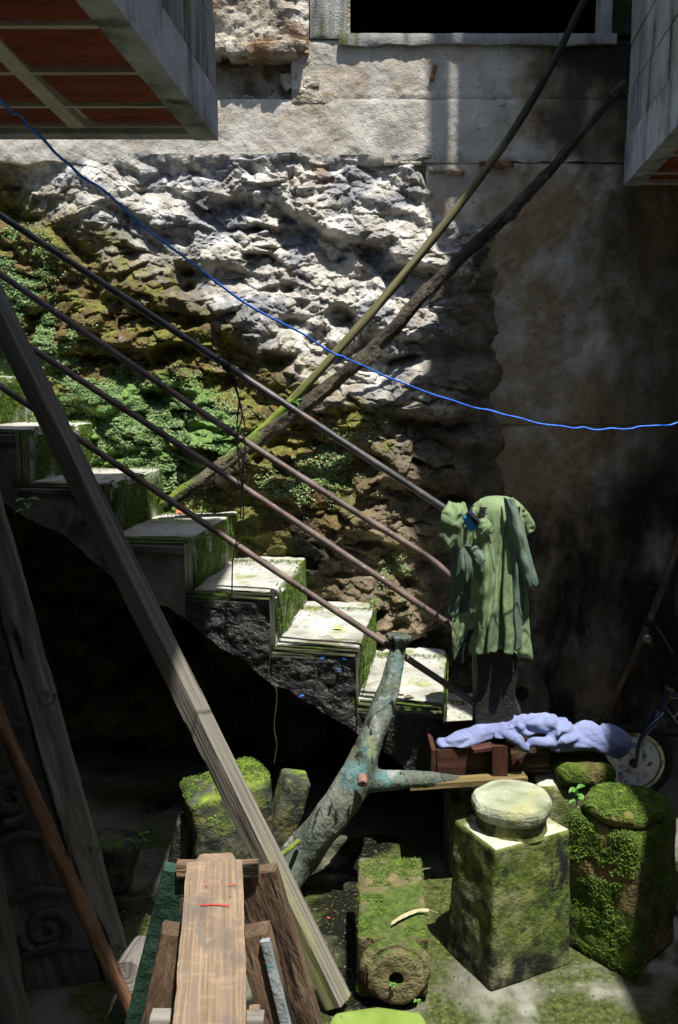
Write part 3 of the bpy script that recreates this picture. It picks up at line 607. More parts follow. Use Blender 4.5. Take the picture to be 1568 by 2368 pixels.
# ------------------------------------------------------------------ stairs
SX, SY, SZ, RUN, RISE, TH, SWD = -.245, 3.2, .944, .3127, .199, .1334, .69
cT, sT = math.cos(TH), math.sin(TH)
def SP(a, w_, z):
    a = np.asarray(a, float); w_ = np.asarray(w_, float)
    return np.stack(np.broadcast_arrays(SX + a * cT + w_ * sT, SY - a * sT + w_ * cT, np.asarray(z, float)), -1)
st = thing("staircase", (SX, SY, 0), "concrete staircase with pale worn treads and black rough side climbing leftward", "stairs")
def soff(a): return max(-.03, .634 - .636 * a)
mv, mf = [], []
for k in range(-7, 5):
    a0, a1, zt = (k - 1) * RUN, k * RUN, SZ - RISE * k
    step = thing("step", (0, 0, 0)); step.parent = st; step.location = -st.location
    # thin edge layers with recessed grooves
    lay = [0, .036, .042, .058, .064, .08, .086, .102, .108]
    for i in range(8):
        ins = .011 if i % 2 else (.004, 0, .001, .002)[i // 2 if i < 7 else 3]
        zz, aa = zt - ins - .003, a1 - ins - .004
        V, Fc = [], gridfaces(2, 4, True).tolist() + [[3, 2, 1, 0], [4, 5, 6, 7]]
        for w_ in (lay[i], lay[i + 1] + .0005):
            V += SP([a0, aa, aa, a0], [w_] * 4, [zz, zz, max(zt - RISE - .04, soff(a1) + .015), max(zt - RISE - .04, soff(a0) + .015)]).tolist()
        mo("edge_layer", V, Fc, m_lip, step)
    # worn tread body
    P, Fc = cubegrid(RUN + .05, SWD - .108 + .12, RISE + .06, .014, .012)
    P = P + np.array([(a0 + a1) / 2 - .025, .108 + (SWD - .108 + .12) / 2, zt - (RISE + .06) / 2])
    nz = fbm(P[:, 0] * 9, P[:, 1] * 9, P[:, 2] * 9 + k, 4, 5)
    P[:, 2] = np.maximum(P[:, 2], np.vectorize(soff)(P[:, 0]) + .02)
    top = P[:, 2] > zt - .02; rt = P[:, 0] > a1 - .02
    P[:, 2] += np.where(top, nz * .006, 0); P[:, 0] += np.where(rt, nz * .012 - .004, 0)
    ch_ = np.clip(fbm(P[:, 1] * 16, P[:, 2] * 0 + k * 3.3, P[:, 0] * 0, 4, 61) - .08, 0, 1) * .05; ed = top & rt; P[:, 0] -= np.where(ed, ch_, 0); P[:, 2] -= np.where(ed, ch_ * .8, 0)
    mo("tread", SP(P[:, 0], P[:, 1], P[:, 2]), Fc, m_tread, step, 40)
    # rough black side face
    na, nzz = 44, 70
    A, T = np.meshgrid(np.linspace(a0 + .001, a1 - .003, na), np.linspace(0, 1, nzz))
    ZT = zt - .012; lo = np.vectorize(soff)(A) + (.035 * fbm(A * 9, A * 0, A * 0 + 3, 4, 4) + .012) * (A > -.9)
    ZZ = lo + (ZT - lo) * T
    nn = fbm(A * 16, ZZ * 16, A * 0 + 2, 5, 12, .62) ; pit = np.clip(fbm(A * 9, ZZ * 9, A * 0 + 7, 3, 31) * 2 - .5, 0, 1)
    if k >= 0: W = -.012 - .016 * nn + .022 * pit * np.clip(T * 3, 0, 1)
    else: W = -.006 - .003 * nn + .012 * np.clip((T - .86) / .02, 0, 1) * -1
    W = np.where(T > .985, .004, W); W = np.where(T < .005, .03, W)
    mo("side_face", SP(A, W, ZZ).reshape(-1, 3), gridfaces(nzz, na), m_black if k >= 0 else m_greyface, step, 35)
    # right end of that face
    ze = np.linspace(max(soff(a1) + .01, zt - RISE - .02), zt - .012, 24); wv = -.012 - .016 * fbm(ze * 0 + a1 * 16, ze * 16, ze * 0 + 2, 5, 12, .62) if k >= 0 else np.full(24, -.006)
    V = np.concatenate([SP(ze * 0 + a1 - .003, wv, ze), SP(ze * 0 + a1 - .0032, ze * 0 + .03, ze)]); mo("side_end", V, gridfaces(2, 24), m_black, step)
    # soffit of this step
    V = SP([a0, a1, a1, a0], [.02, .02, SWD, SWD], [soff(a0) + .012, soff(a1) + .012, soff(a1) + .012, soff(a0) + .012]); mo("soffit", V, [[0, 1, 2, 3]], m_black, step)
    # moss on the riser
    if -5 < k < 5:
        n = 5000; zr = zt - RISE * RNG.random(n); wr = RNG.uniform(.12, SWD, n); ok = (fbm(wr * 12, zr * 12, zr * 0 + k, 3, 2) > -.12) | (wr > SWD - .05)
        mv.append(SP(a1 + .004, wr, zr - .004)[ok]); mf.append(np.tile([cT, -sT, .3], (ok.sum(), 1)))
        n = 700; wr = SWD - np.abs(RNG.normal(0, .03, n)); mv.append(SP(RNG.uniform(a0 + .01, a1, n), wr, zt + RNG.uniform(0, .008, n))); mf.append(np.tile([0, 0, 1.], (n, 1)))
mv, mf = leaves(np.concatenate(mv), np.concatenate(mf), .0018, .004)
tag(mo("riser_moss", mv, mf, m_moss, st), kind="stuff")

# ------------------------------------------------------------------ railing, wire, cord
rl = thing("stair_railing", (.51, 3.02, 0), "four slanting rusty pipe rails fixed to a dark post beside the stairs", "railing")
def RP(u, v, dy=0): return hit(u, v, (.52, 3.05 + dy, 0), (.134, 1, 0))
for pts, mt, r in (([(-60, 458), (520, 842), (1032, 1178)], m_pipeblack, .0125), ([(-60, 592), (250, 806), (552, 1010), (840, 1195), (985, 1285), (1050, 1340)], m_pipe, .0118),
                ([(-60, 718), (550, 1118), (1060, 1458)], m_pipe, .0118), ([(-60, 852), (550, 1262), (1110, 1634)], m_pipe, .0118)):
    sweep("rail", [RP(*p) for p in pts], r, circ(14), mt, rl, n=60, amp=.0012, fr=10, lfr=9, smooth=60)
pb = RP(1140, 1620)
sweep("post", [(pb.x, pb.y + .0, 0), (pb.x, pb.y, 1.3)], 1, rectp(.13, .11, 6, .08), m_post, rl, n=40, ref=(1, 0, 0), amp=.008, fr=14, lfr=8)
wr = thing("tie_wire", RP(520, 1380, -.02), "black wire wound round the top rail and hanging down in loops", "wire")
p = RP(515, 842)
wv_ = [p + Vector((.02 * t / 40 + .0, 0, -.014 * t / 40)) + Vector((0, math.cos(t * .9) * .017, math.sin(t * .9) * .017)) for t in range(44)]
sweep("coil", wv_, .0026, circ(6), m_wire, wr, n=200, ref=(1, 0, 0))
for pts in ([(522, 850), (545, 900), (560, 960), (548, 1010), (556, 1100), (562, 1200), (540, 1280), (536, 1378)], [(530, 856), (552, 920), (548, 990), (566, 1020), (562, 1090), (556, 1200)],
            [(515, 842), (500, 830), (524, 826), (532, 850)], [(540, 868), (556, 940), (566, 990), (545, 1015), (560, 1060), (562, 1140)]):
    sweep("strand", [RP(u, v, -.02) for u, v in pts], .0027, circ(5), m_wire, wr, n=50, ref=(1, 0, 0))
cp = [Q(u, v, y) for u, v, y in ((-120, 140, 1.3), (0, 230, 1.4), (60, 285, 1.48), (120, 345, 1.56), (270, 470, 1.75), (520, 668, 2.05), (760, 808, 2.35), (830, 842, 2.42), (1000, 910, 2.58), (1130, 950, 2.72), (1280, 983, 2.75), (1380, 992, 2.77), (1470, 988, 2.8), (1568, 978, 2.8), (1700, 952, 2.8))]
tag(sweep("clothes_line", [p + Vector((0, R.uniform(-.006, .006), R.uniform(-.004, .004))) for p in catmull([np.array(q) for q in cp], 60).tolist() for p in [Vector(p)]], .0026, circ(8), m_rope, None, n=260, amp=.0009, fr=10, lfr=60, smooth=60), "thin bright blue cord strung across the yard", "cord")

# ------------------------------------------------------------------ leaning poles and logs
tag(sweep("leaning_pole", [Q(412, 1160, 3.86), Q(640, 960, 3.9), Q(905, 670, 3.97), Q(1130, 385, 4.06), Q(1260, 180, 4.14), Q(1365, -30, 4.2), Q(1420, -150, 4.24)], [.018, .019, .018, .017, .016, .015], circ(12), m_pole, None, n=120, amp=.004, fr=10, lfr=5, smooth=50),
    "thin straight greenish pole leaning across the window up to the right", "pole")
lg = sweep("leaning_log", [Q(375, 1172, 3.8), Q(560, 1045, 3.84), Q(720, 925, 3.88), (Q(880, 790, 3.9)), Q(1000, 660, 3.94), Q(1180, 490, 4.02), Q(1280, 385, 4.1), Q(1445, 190, 4.22)], [.026, .03, .029, .027, .026, .024, .02, .015], circ(20), m_log, None, n=240, amp=.012, fr=16, lfr=11, smooth=50, seed=3)
tag(lg, "thick rotten dark log with loose bark leaning against the wall", "log")
for u, v, y in ((1115, 590, 3.92), (1010, 690, 3.88), (1180, 500, 3.97), (860, 830, 3.84), (560, 1070, 3.77), (520, 1100, 3.76), (1235, 440, 4.02)):
    Vb, Fb = cubegrid(.09, .016, .03, .009, .006); o = mo("bark_flake", rot(rough(Vb, .02, 22, u), ry=-.8, loc=Q(u, v, y)), Fb, m_log, lg, 50)
# big timber
bt = Q(-150, 420, 2.9); bb = G(782, 2318, .03)
tag(sweep("timber_beam", [bt, bb], 1, rectp(.062, .058, 6, .1), m_beam, None, n=160, ref=(.55, -.35, .75), amp=.0035, fr=20, lfr=6, smooth=40),
    "long grey squared timber leaning diagonally from the wet floor up to the left", "beam")
# dark stick at right, by the bicycle
tag(sweep("wall_stick", [Q(1380, 1690, 4.1), Q(1440, 1580, 4.12), Q(1500, 1440, 4.16), Q(1575, 1240, 4.22), Q(1640, 1050, 4.28)], .018, circ(10), m_sawdark, None, n=60, amp=.004, fr=10, lfr=6), "dark brown stick leaning against the shaded wall behind the bicycle", "stick")

# ------------------------------------------------------------------ forked log
fk = thing("forked_log", G(640, 2080), "forked log with peeling turquoise paint leaning against the staircase", "log")
ft = sweep("trunk", [G(610, 2110, .02), Q(690, 1985, 2.86), Q(770, 1885, 2.84), Q(822, 1800, 2.86), Q(855, 1715, 2.92), Q(893, 1610, 3.0), Q(915, 1530, 3.05), Q(921, 1490, 3.07)], [.062, .064, .06, .056, .044, .036, .031, .029], circ(28), m_fork, fk, n=150, amp=.011, fr=12, lfr=8, smooth=60, seed=4)
fb = sweep("branch", [Q(826, 1800, 2.87), Q(880, 1805, 2.86), Q(960, 1802, 2.85), Q(1045, 1808, 2.88), Q(1090, 1812, 2.95)], [.05, .036, .028, .025, .024], circ(22), m_fork, fk, n=60, amp=.006, fr=12, lfr=8, smooth=60, seed=7)
V, Fc = merged("trunk", [ft, fb], .007, m_fork, fk, 3); V = V + .008 * (fbm(V[:, 0] * 26, V[:, 1] * 26, V[:, 2] * 9, 4, 3) - .5 * np.clip(fbm(V[:, 0] * 40, V[:, 1] * 40, V[:, 2] * 8, 2, 13) - .2, 0, 1))[:, None] * np.array([.6, -.7, .2]); mo("trunk", V, Fc, m_fork, fk, 180)
M = Matrix.Rotation(.16, 4, 'Y')
cpv = Q(922, 1486, 3.07); seg = 40; prof = [(.001, -.01), (.03, -.008), (.037, .006), (.044, .016), (.043, .026), (.03, .03), (.001, .031)]
V = np.array([(r * (1 + .10 * math.sin(i * 2 * math.pi / seg * 9) * (r > .035)) * math.cos(2 * math.pi * i / seg), r * math.sin(2 * math.pi * i / seg) * (1 + .10 * math.sin(i * 2 * math.pi / seg * 9) * (r > .035)), z) for r, z in prof for i in range(seg)])
mo("flared_end", rot(V, ry=.1, loc=cpv), gridfaces(len(prof), seg, True), m_fork, fk, 40)
kn = Q(838, 1797, 2.785); lathe("cut_knot", [(.0165, 0), (.0165, .03), (.013, .034)], 20, m_salmon, fk, kn, amp=.002, M=Matrix.Rotation(math.pi / 2 + .3, 4, 'X'))
# green twig at its foot
tag(sweep("green_twig", [G(640, 2005, .3) - Vector((.03, 0, 0)), Q(690, 1945, 2.8)], .008, circ(8), m_pole, None, n=12), "short bright green twig at the foot of the forked log", "twig")

# ------------------------------------------------------------------ stones
def stone(name, label, dims, loc, rz=0, rx=0, ry=0, rnd=.03, amp=.012, fr=9, mat=m_bould, n=.012, seed=0):
    P, Fc = cubegrid(*dims, n, rnd); P = rough(P, amp, fr, seed, 5); P = rot(P, rx, ry, rz, loc)
    return tag(mo(name, P, Fc, mat, None, 50), label, "stone")
def fuzz(o, parent, mask, n, size=(.002, .004), mat=m_moss, name="moss"):
    """moss blades over a mesh"""
    me = o.data; me.calc_loop_triangles(); vc = np.array([v.co[:] for v in me.vertices]) + np.array(off(o)); tr_ = np.array([t.vertices[:] for t in me.loop_triangles])
    A_, B_, C_ = vc[tr_[:, 0]], vc[tr_[:, 1]], vc[tr_[:, 2]]; nn_ = np.cross(B_ - A_, C_ - A_); ar = np.linalg.norm(nn_, axis=1); nn_ = nn_ / np.maximum(ar, 1e-12)[:, None]
    k = RNG.choice(len(tr_), n, p=ar / ar.sum()); a, b = RNG.random((2, n)); fl_ = a + b > 1; a[fl_], b[fl_] = 1 - a[fl_], 1 - b[fl_]
    c = A_[k] + (B_ - A_)[k] * a[:, None] + (C_ - A_)[k] * b[:, None]; N_ = nn_[k]; m_ = mask(c, N_); c, N_ = c[m_], N_[m_]
    V, Fc = leaves(c + N_ * RNG.uniform(0, .005, (len(c), 1)), N_ + [0, 0, .3], *size)
    return tag(mo(name, V, Fc, mat, parent), kind="stuff")
N3 = lambda c, s, o_=0: fbm(c[:, 0] * s * 1.6 + o_, c[:, 1] * s * 1.6, c[:, 2] * s * 1.6, 3, 7)

s1 = stone("boulder", "large mossy upright boulder behind the long grey timber", (.27, .24, .42), (Q(530, 1900, 2.92).x, 2.95, .17), rz=.35, ry=-.12, rnd=.03, amp=.045, fr=5, seed=3)
fuzz(s1, s1, lambda c, n: (n[:, 2] > .2) & (N3(c, 12) > -.2), 30000)
s2 = stone("stone_slab", "dark squared stone slab behind the big mossy boulder", (.1, .12, .32), (Q(657, 1850, 3.05).x, 3.07, .18), ry=.28, rz=.2, rnd=.015, amp=.012, seed=5)
s3 = stone("stone_chunk", "small dark stone wedged at the foot of the mossy boulder", (.07, .08, .17), (Q(418, 1940, 2.9).x, 2.95, .15), ry=.2, rnd=.02, amp=.02, seed=6, mat=m_black)  # black colour stands in for the shadow partly covering this stone
s4 = stone("stone_chunk", "brown shaded stone in the gloom beside the carved board", (.16, .12, .2), (Q(255, 1950, 2.9).x, 2.9, .1), ry=.2, rnd=.04, amp=.02, seed=8)

# standing pillar with round cap
fr_ = G(1186, 2293)
def pillar(name, label, c, ang, a, b, h, mat, capmat, rnd, amp, fr, cr, seed, ch=.066, neck=.05, taper=.03):
    ax = Vector((math.cos(ang), math.sin(ang), 0)); ay = Vector((-math.sin(ang), math.cos(ang), 0))
    t = thing(name, c, label, "pillar")
    P, Fc = cubegrid(a, b, h, .0085, rnd); P = rough(P, amp, fr, seed, 5, ctr=(0, 0, 0)); k = 1 - taper * (P[:, 2] / h + .5); P[:, 0] *= k; P[:, 1] *= k
    body = mo("body", rot(P, rz=ang, loc=(c.x, c.y, h / 2 - .006)), Fc, mat, t, 50)
    z0 = h - .012
    lathe("neck", [(cr * .9, 0), (cr * .85, neck * .4), (cr * .87, neck + .015)], 60, mat, t, (c.x, c.y, z0), amp=.006, fr=18, seed=seed)
    pf = [(.01, 0), (cr * .9, .0), (cr * .98, .012), (cr, .028), (cr * .985, ch - .014), (cr * .93, ch - .002), (cr * .6, ch + .003), (.003, ch + .005)]
    pr2 = []
    for (r0, za), (r1, zb) in zip(pf[:-1], pf[1:]):
        for i in range(5): pr2.append((r0 + (r1 - r0) * i / 5, za + (zb - za) * i / 5))
    pr2.append(pf[-1])
    cap = lathe("cap", pr2, 90, capmat, t, (c.x, c.y, z0 + neck), amp=.011 if neck > .02 else .024, fr=11, seed=seed + 3, smooth=50)
    return t, c, body, cap
t1, c1, b1, cap1 = pillar("capped_pillar", "square mossy stone pillar with pale round cap standing on wet floor", Vector((.508, 2.53, 0)), math.radians(27), .292, .225, .425, m_pillar, m_cap, .009, .007, 16, .117, 2, taper=.085, ch=.052, neck=.046)
fr2 = G(1418, 2268)
t2, c2, b2, cap2 = pillar("moss_pillar", "stout round-topped stone pillar thickly covered in moss, half in shade", Vector((.862, 2.60, 0)), math.radians(42), .265, .25, .43, m_mossy, m_mossy, .02, .02, 9, .124, 9, ch=.04, neck=.006, taper=.09)
fuzz(b2, t2, lambda c, n: (N3(c, 9) > -.12) & (n[:, 0] < .5 + .9 * N3(c, 14, 5)), 80000, (.0016, .0036))
fuzz(cap2, t2, lambda c, n: (n[:, 2] > .4) & (N3(c, 9) > -.25), 22000, (.0015, .0032))
s5 = stone("pillar_stump", "low green rounded stone between the two standing pillars", (.22, .2, .3), (Q(1300, 1880, 2.95).x, 3.0, .22), rnd=.03, amp=.008, mat=m_pillar, seed=11)
# rounded stone under the lavender cloth
P, Fc = cubegrid(.2, .2, .085, .01, .04); P = rough(P, .01, 10, 13)
tag(mo("round_stone", rot(P, loc=Q(1345, 1775, 2.98)), Fc, m_mossy, None, 60), "round mossy stone under the lavender cloth's bulging end", "stone")
P, Fc = cubegrid(.26, .2, .36, .02, .04); tag(mo("stone_block", rot(rough(P, .012, 8, 14), loc=(Q(1345, 1775, 3.02).x, 3.03, .16)), Fc, m_bould, None, 60), "dark stone block carrying the round mossy stone", "stone")

# fallen post with round end
fp = thing("fallen_post", G(915, 2310), "mossy stone post lying down, its round holed end toward the viewer", "pillar")
e0 = G(915, 2318); cyl = Vector((e0.x - .002, 2.27, .1))
P, Fc = cubegrid(.197, .37, .185, .009, .012); P = rough(P, .008, 12, 21, 5, ctr=(0, 0, 0)); P[:, 2] += .03 * np.clip(P[:, 1] / .37 + .5, 0, 1)
bdy = mo("shaft", rot(P, rz=-.03, loc=(cyl.x - .002, cyl.y + .235, .108)), Fc, m_lying, fp, 50)
fuzz(bdy, fp, lambda c, n: ((n[:, 2] > .3) & (c[:, 1] > cyl.y + .27) & (N3(c, 11) > -.15)) | ((n[:, 2] < .4) & (N3(c, 9) > .25)) | ((n[:, 2] > .5) & (N3(c, 16, 3) > .2)), 40000, (.0015, .003))
Mr = Matrix.Rotation(math.pi / 2, 4, 'X')
pf = [(.02, -.06), (.07, -.06), (.088, -.055), (.098, -.03), (.1, -.005), (.098, .02), (.086, .034), (.078, .036), (.076, .052), (.068, .056), (.03, .056), (.021, .054), (.018, .01), (.004, .0)]
pr2 = []
for (r0, za), (r1, zb) in zip(pf[:-1], pf[1:]):
    for i in range(5): pr2.append((r0 + (r1 - r0) * i / 5, za + (zb - za) * i / 5))
pr2.append(pf[-1])
lathe("round_end", pr2, 80, m_lying, fp, (cyl.x, cyl.y + .062, .1), amp=.008, fr=16, seed=5, smooth=50, M=Mr)
# feather lying on it
fe = thing("feather", Q(960, 2115, 2.58), "pale curled feather lying on the fallen stone post", "feather")
fz = lambda u, v: G(u, v, .215)
quill = [fz(905, 2138) + Vector((0, 0, .003)), fz(930, 2124) + Vector((0, 0, .005)), fz(965, 2112) + Vector((0, 0, .008)), fz(992, 2111) + Vector((0, 0, .008)), fz(1012, 2117) + Vector((0, 0, .008))]
sweep("quill", quill, [.0005, .0008, .001], circ(6), m_feather, fe, n=30)
q = catmull([np.array(p) for p in quill[:4]], 24); V = []
for i, p in enumerate(q):
    wd = .005 * math.sin(min(1, .15 + i / 20) * math.pi * .9) + .002
    V += [p + [-.2 * wd, -wd, -.002 + R.uniform(-.001, .001)], p, p + [.3 * wd, wd, .003]]
mo("vane", V, gridfaces(24, 3), m_feather, fe, 60)
# round green stone at the bottom edge
P, Fc = cubegrid(.3, .3, .07, .01, .033); P[:, :2] *= (1 - .22 * (np.abs(P[:, :1] * P[:, 1:2]) / .0225))
tag(mo("green_stone", rot(rough(P, .005, 8, 31), loc=G(878, 2440, .06)), Fc, m_greenstone, None, 60), "smooth flat green stone at the bottom edge below the fallen post", "stone")
tag(mo("pink_stone", rot(rough(cubegrid(.07, .08, .12, .012, .02)[0], .01, 14, 3), loc=G(1606, 2200, .06)), cubegrid(.07, .08, .12, .012, .02)[1], m_salmon, None, 50), "pinkish stone just inside the right edge beside the moss pillar", "stone")

# ------------------------------------------------------------------ sawhorse
sh = thing("sawhorse", (-.22, 1.4, 0), "wooden sawhorse seen end on, sunlit top plank over splayed legs", "sawhorse")
zt = .86
def T(u, v, z=zt): return G(u, v, z)
top = sweep("top_plank", [T(498, 2012, zt - .018), T(492, 2150, zt - .018), T(486, 2368, zt - .018), T(480, 2700, zt - .018)], [1, 1, 1.0, 1.0], rectp(.098, .036, 8, .08), m_saw, sh, n=120, ref=(1, 0, 0), amp=.0035, fr=20, lfr=14)
sweep("top_plank_end", [T(500, 1984, zt - .02), T(499, 2014, zt - .02)], [.62, .74, .78], rectp(.098, .03, 6, .2), m_saw, sh, n=10, ref=(1, 0, 0), amp=.002, fr=20, lfr=14)
def leg(nm, p0, p1, wd, th, mat, ref, seed=0): return sweep(nm, [p0, p1], 1, rectp(wd, th, 6, .06), mat, sh, n=60, ref=ref, amp=.0045, fr=16, lfr=9, seed=seed)
lA = Q(438, 2012, 1.66); rA = Q(582, 2012, 1.66)
leg("leg", lA + Vector((.0, 0, .0)), Vector((lA.x - .2, 1.72, 0)), .1, .03, m_sawgreen, (1, .1, 0), 1)
leg("leg", rA + Vector((.005, 0, .0)), Vector((rA.x + .19, 1.72, 0)), .09, .03, m_sawdark, (1, -.1, 0), 2)
sweep("cross_piece", [Q(410, 2010, 1.645), Q(598, 2008, 1.645)], 1, rectp(.03, .02, 4, .1), m_sawdark, sh, n=30, ref=(0, 0, 1), amp=.002, fr=20, lfr=10)
lB = Q(408, 2148, 1.5); rB = Q(588, 2150, 1.5)
leg("leg", lB, Vector((lB.x - .17, 1.46, 0)), .05, .045, m_sawdark, (1, .1, 0), 3)
rb = leg("leg", rB, Vector((rB.x + .17, 1.46, 0)), .05, .045, m_sawdark, (1, -.1, 0), 4)
e1, e2 = rB + Vector((.022, -.03, .0)), Vector((rB.x + .17 + .022, 1.43, 0))
sweep("painted_edge", [e1, e2], 1, rectp(.016, .012, 2, .1), m_paintblue, sh, n=40, ref=(1, -.1, 0), amp=.002, fr=20, lfr=8)
sweep("brace", [Q(350, 2375, 1.4), Q(610, 2380, 1.4)], 1, rectp(.05, .03, 4, .1), m_carve, sh, n=30, ref=(0, 0, 1), amp=.003, fr=20, lfr=10)
sweep("peg", [Q(588, 2330, 1.42), Q(594, 2420, 1.41)], 1, rectp(.018, .02, 3, .2), m_saw, sh, n=12, ref=(1, 0, 0), amp=.002)
mk_ = zt + .0035
for pts in ([(463, 2092), (500, 2092), (530, 2094)], [(526, 2046), (548, 2045)], [(512, 2038), (514, 2036)], [(476, 2049), (479, 2047)], [(531, 2071), (534, 2072)]):
    sweep("crayon_mark", [T(u, v, mk_) for u, v in pts], (.0011 if len(pts) == 3 else .0009), circ(6), m_red, top, n=14, ref=(0, 1, 0))

# ------------------------------------------------------------------ carved boards at left
cb = thing("carved_board", G(250, 2300), "tall leaning board carved with scrolls, pale grey right edge, left side", "board")
p0, p1 = Q(-75, 1010, 2.42), G(275, 2250, .0)
ax = (p1 - p0).normalized(); side = Vector((-1, -.25, 0)); side = (side - ax * side.dot(ax)).normalized(); nrm = ax.cross(side).normalized()
if nrm.y > 0: nrm = -nrm
sweep("edge_rail", [p0, p1], 1, rectp(.075, .085, 8, .1), m_carve, cb, n=200, ref=tuple(side), amp=.007, fr=18, lfr=12, smooth=40, seed=2)
sweep("panel", [p0 + side * .235, p1 + side * .235], 1, rectp(.395, .05, 14, .05), m_carved, cb, n=160, ref=tuple(side), amp=.004, fr=14, lfr=10, smooth=40, seed=5)
Lb = (p1 - p0).length
def onb(s, t, h=.0): return p0 + ax * s + side * t + nrm * (h + .027)
def scroll(cx, cy, r, turns, dirn, ph, th=.007):
    pts = []
    for i in range(60):
        f = i / 59; a = ph + dirn * f * turns * 2 * math.pi; rr = r * (1 - .85 * f); pts.append(onb(cy + rr * math.sin(a), cx + rr * math.cos(a)))
    return pts
for cx, cy, r, tn, dr, ph in ((.15, Lb - .22, .075, 1.7, 1, 0), (.30, Lb - .4, .09, 1.6, -1, 2), (.14, Lb - .62, .075, 1.5, 1, 1), (.3, Lb - .85, .085, 1.6, -1, 0), (.16, Lb - 1.05, .08, 1.6, 1, 2)):
    sweep("carving", scroll(cx, cy, r, tn, dr, ph), [.013, .016, .013], circ(8), m_carved, cb, n=110, ref=tuple(nrm), smooth=70)
for i in range(7):
    s = Lb - .12 - i * .17
    sweep("carving", [onb(s, .055), onb(s - .05, .15, .004), onb(s - .03, .27, .004), onb(s + .04, .4)], .012, circ(8), m_carved, cb, n=30, ref=tuple(nrm), smooth=70)
for i in (0, 2, 5):       # knuckled carvings on the edge rail
    s = Lb - .1 - i * .155; c = p0 + ax * s - side * .02 + nrm * .042
    pts = [c + ax * .03 * math.sin(a) * (1 - a / 9) - side * .024 * math.cos(a) * (1 - a / 9) for a in np.linspace(0, 7.5, 30)]
    sweep("carving", pts, [.004, .006, .004], circ(8), m_carve, cb, n=60, ref=tuple(nrm), smooth=70)
lb = sweep("rough_plank", [Q(-120, 1980, 1.75), Q(30, 2560, 1.75)], 1, rectp(.16, .05, 10, .08), m_carved, None, n=100, ref=(1, .1, 0), amp=.012, fr=14, lfr=9, seed=9)
tag(lb, "rough grey plank in the bottom left corner in front of the carved board", "plank")
sk = sweep("brown_stick", [Q(-40, 1560, 2.0), Q(30, 1735, 2.03), Q(90, 1870, 2.06), Q(150, 2010, 2.1), Q(215, 2150, 2.14), Q(310, 2350, 2.2), G(345, 2440, 0) * .5 + Q(345, 2440, 2.2) * .5], [.016, .017, .018, .019, .017, .016], circ(14), m_stick, None, n=120, amp=.004, fr=14, lfr=7, smooth=60)
tag(sk, "long reddish brown stick leaning in front of the carved board", "stick")
lw = sweep("wood_offcut", [Q(292, 2262, 2.2), Q(332, 2200, 2.36)], [.043, .046, .044], circ(20), m_carve, None, n=24, amp=.006, fr=12, lfr=10, smooth=50)
tag(lw, "pale round wood offcut at the foot of the carved board", "log")

# ------------------------------------------------------------------ wooden box and plank
bx = thing("wooden_box", Q(1100, 1800, 2.95), "shallow reddish wooden box under the lavender cloth", "box")
bxz0, bxz1 = Q(1005, 1795, 2.92).z, Q(1005, 1733, 2.92).z
XL, XR = Q(1002, 1760, 2.92).x, Q(1275, 1760, 2.92).x
def plank(nm, a, b, w_, th, mat, par, ref=(0, 0, 1), seed=0): return sweep(nm, [a, b], 1, rectp(w_, th, 4, .08), mat, par, n=40, ref=ref, amp=.0018, fr=18, lfr=9, seed=seed)
hm = (bxz0 + bxz1) / 2; hh = bxz1 - bxz0
plank("front_board", (XL + .012, 2.92, hm), (XR, 2.97, hm + .01), hh, .016, m_crate, bx)
plank("back_board", (XL + .01, 3.16, hm), (XR, 3.2, hm + .01), hh, .016, m_crate, bx)
plank("end_board", (XL, 2.905, hm), (XL, 3.17, hm), hh + .006, .016, m_crate, bx)
plank("end_board", (XR, 2.97, hm), (XR, 3.2, hm), hh, .016, m_crate, bx)
plank("bottom_board", (XL, 3.04, bxz0 + .004), (XR, 3.08, bxz0 + .004), .24, .01, m_crate, bx, (0, 1, 0))
plank("cleat", Q(1155, 1722, 2.9) , Q(1155, 1797, 2.9), .05, .03, m_crate, bx, (1, 0, 0))
plank("top_lath", Q(1090, 1732, 2.9), Q(1185, 1718, 2.93), .012, .05, m_crate, bx)
pk = plank("loose_plank", Q(945, 1815, 2.85), Q(1215, 1797, 2.9), .02, .05, m_plank, None); tag(pk, "weathered olive plank under the wooden box resting on the forked branch", "plank")
# supports of the plank/box, in the dark behind the pillar
stone("support_block", "dark rough block carrying the wooden box behind the capped pillar", (.26, .22, bxz0 - .03), (Q(1120, 1900, 3.05).x, 3.08, (bxz0 - .03) / 2), rnd=.02, amp=.01, mat=m_bould, seed=17, n=.02)

# ------------------------------------------------------------------ cloths
def sheet(name, fn, nu, nv, mat, parent, th=.004):
    V = np.array([fn(i / (nu - 1), j / (nv - 1)) for i in range(nu) for j in range(nv)])
    o = mo(name, V, gridfaces(nu, nv), mat, parent, 180)
    m = o.modifiers.new("thick", 'SOLIDIFY'); m.thickness = th; m.offset = 0
    return o
cl = thing("green_garment", (pb.x, pb.y, .9), "lime green fleece garment draped over the railing post", "garment")
ztop = 1.352
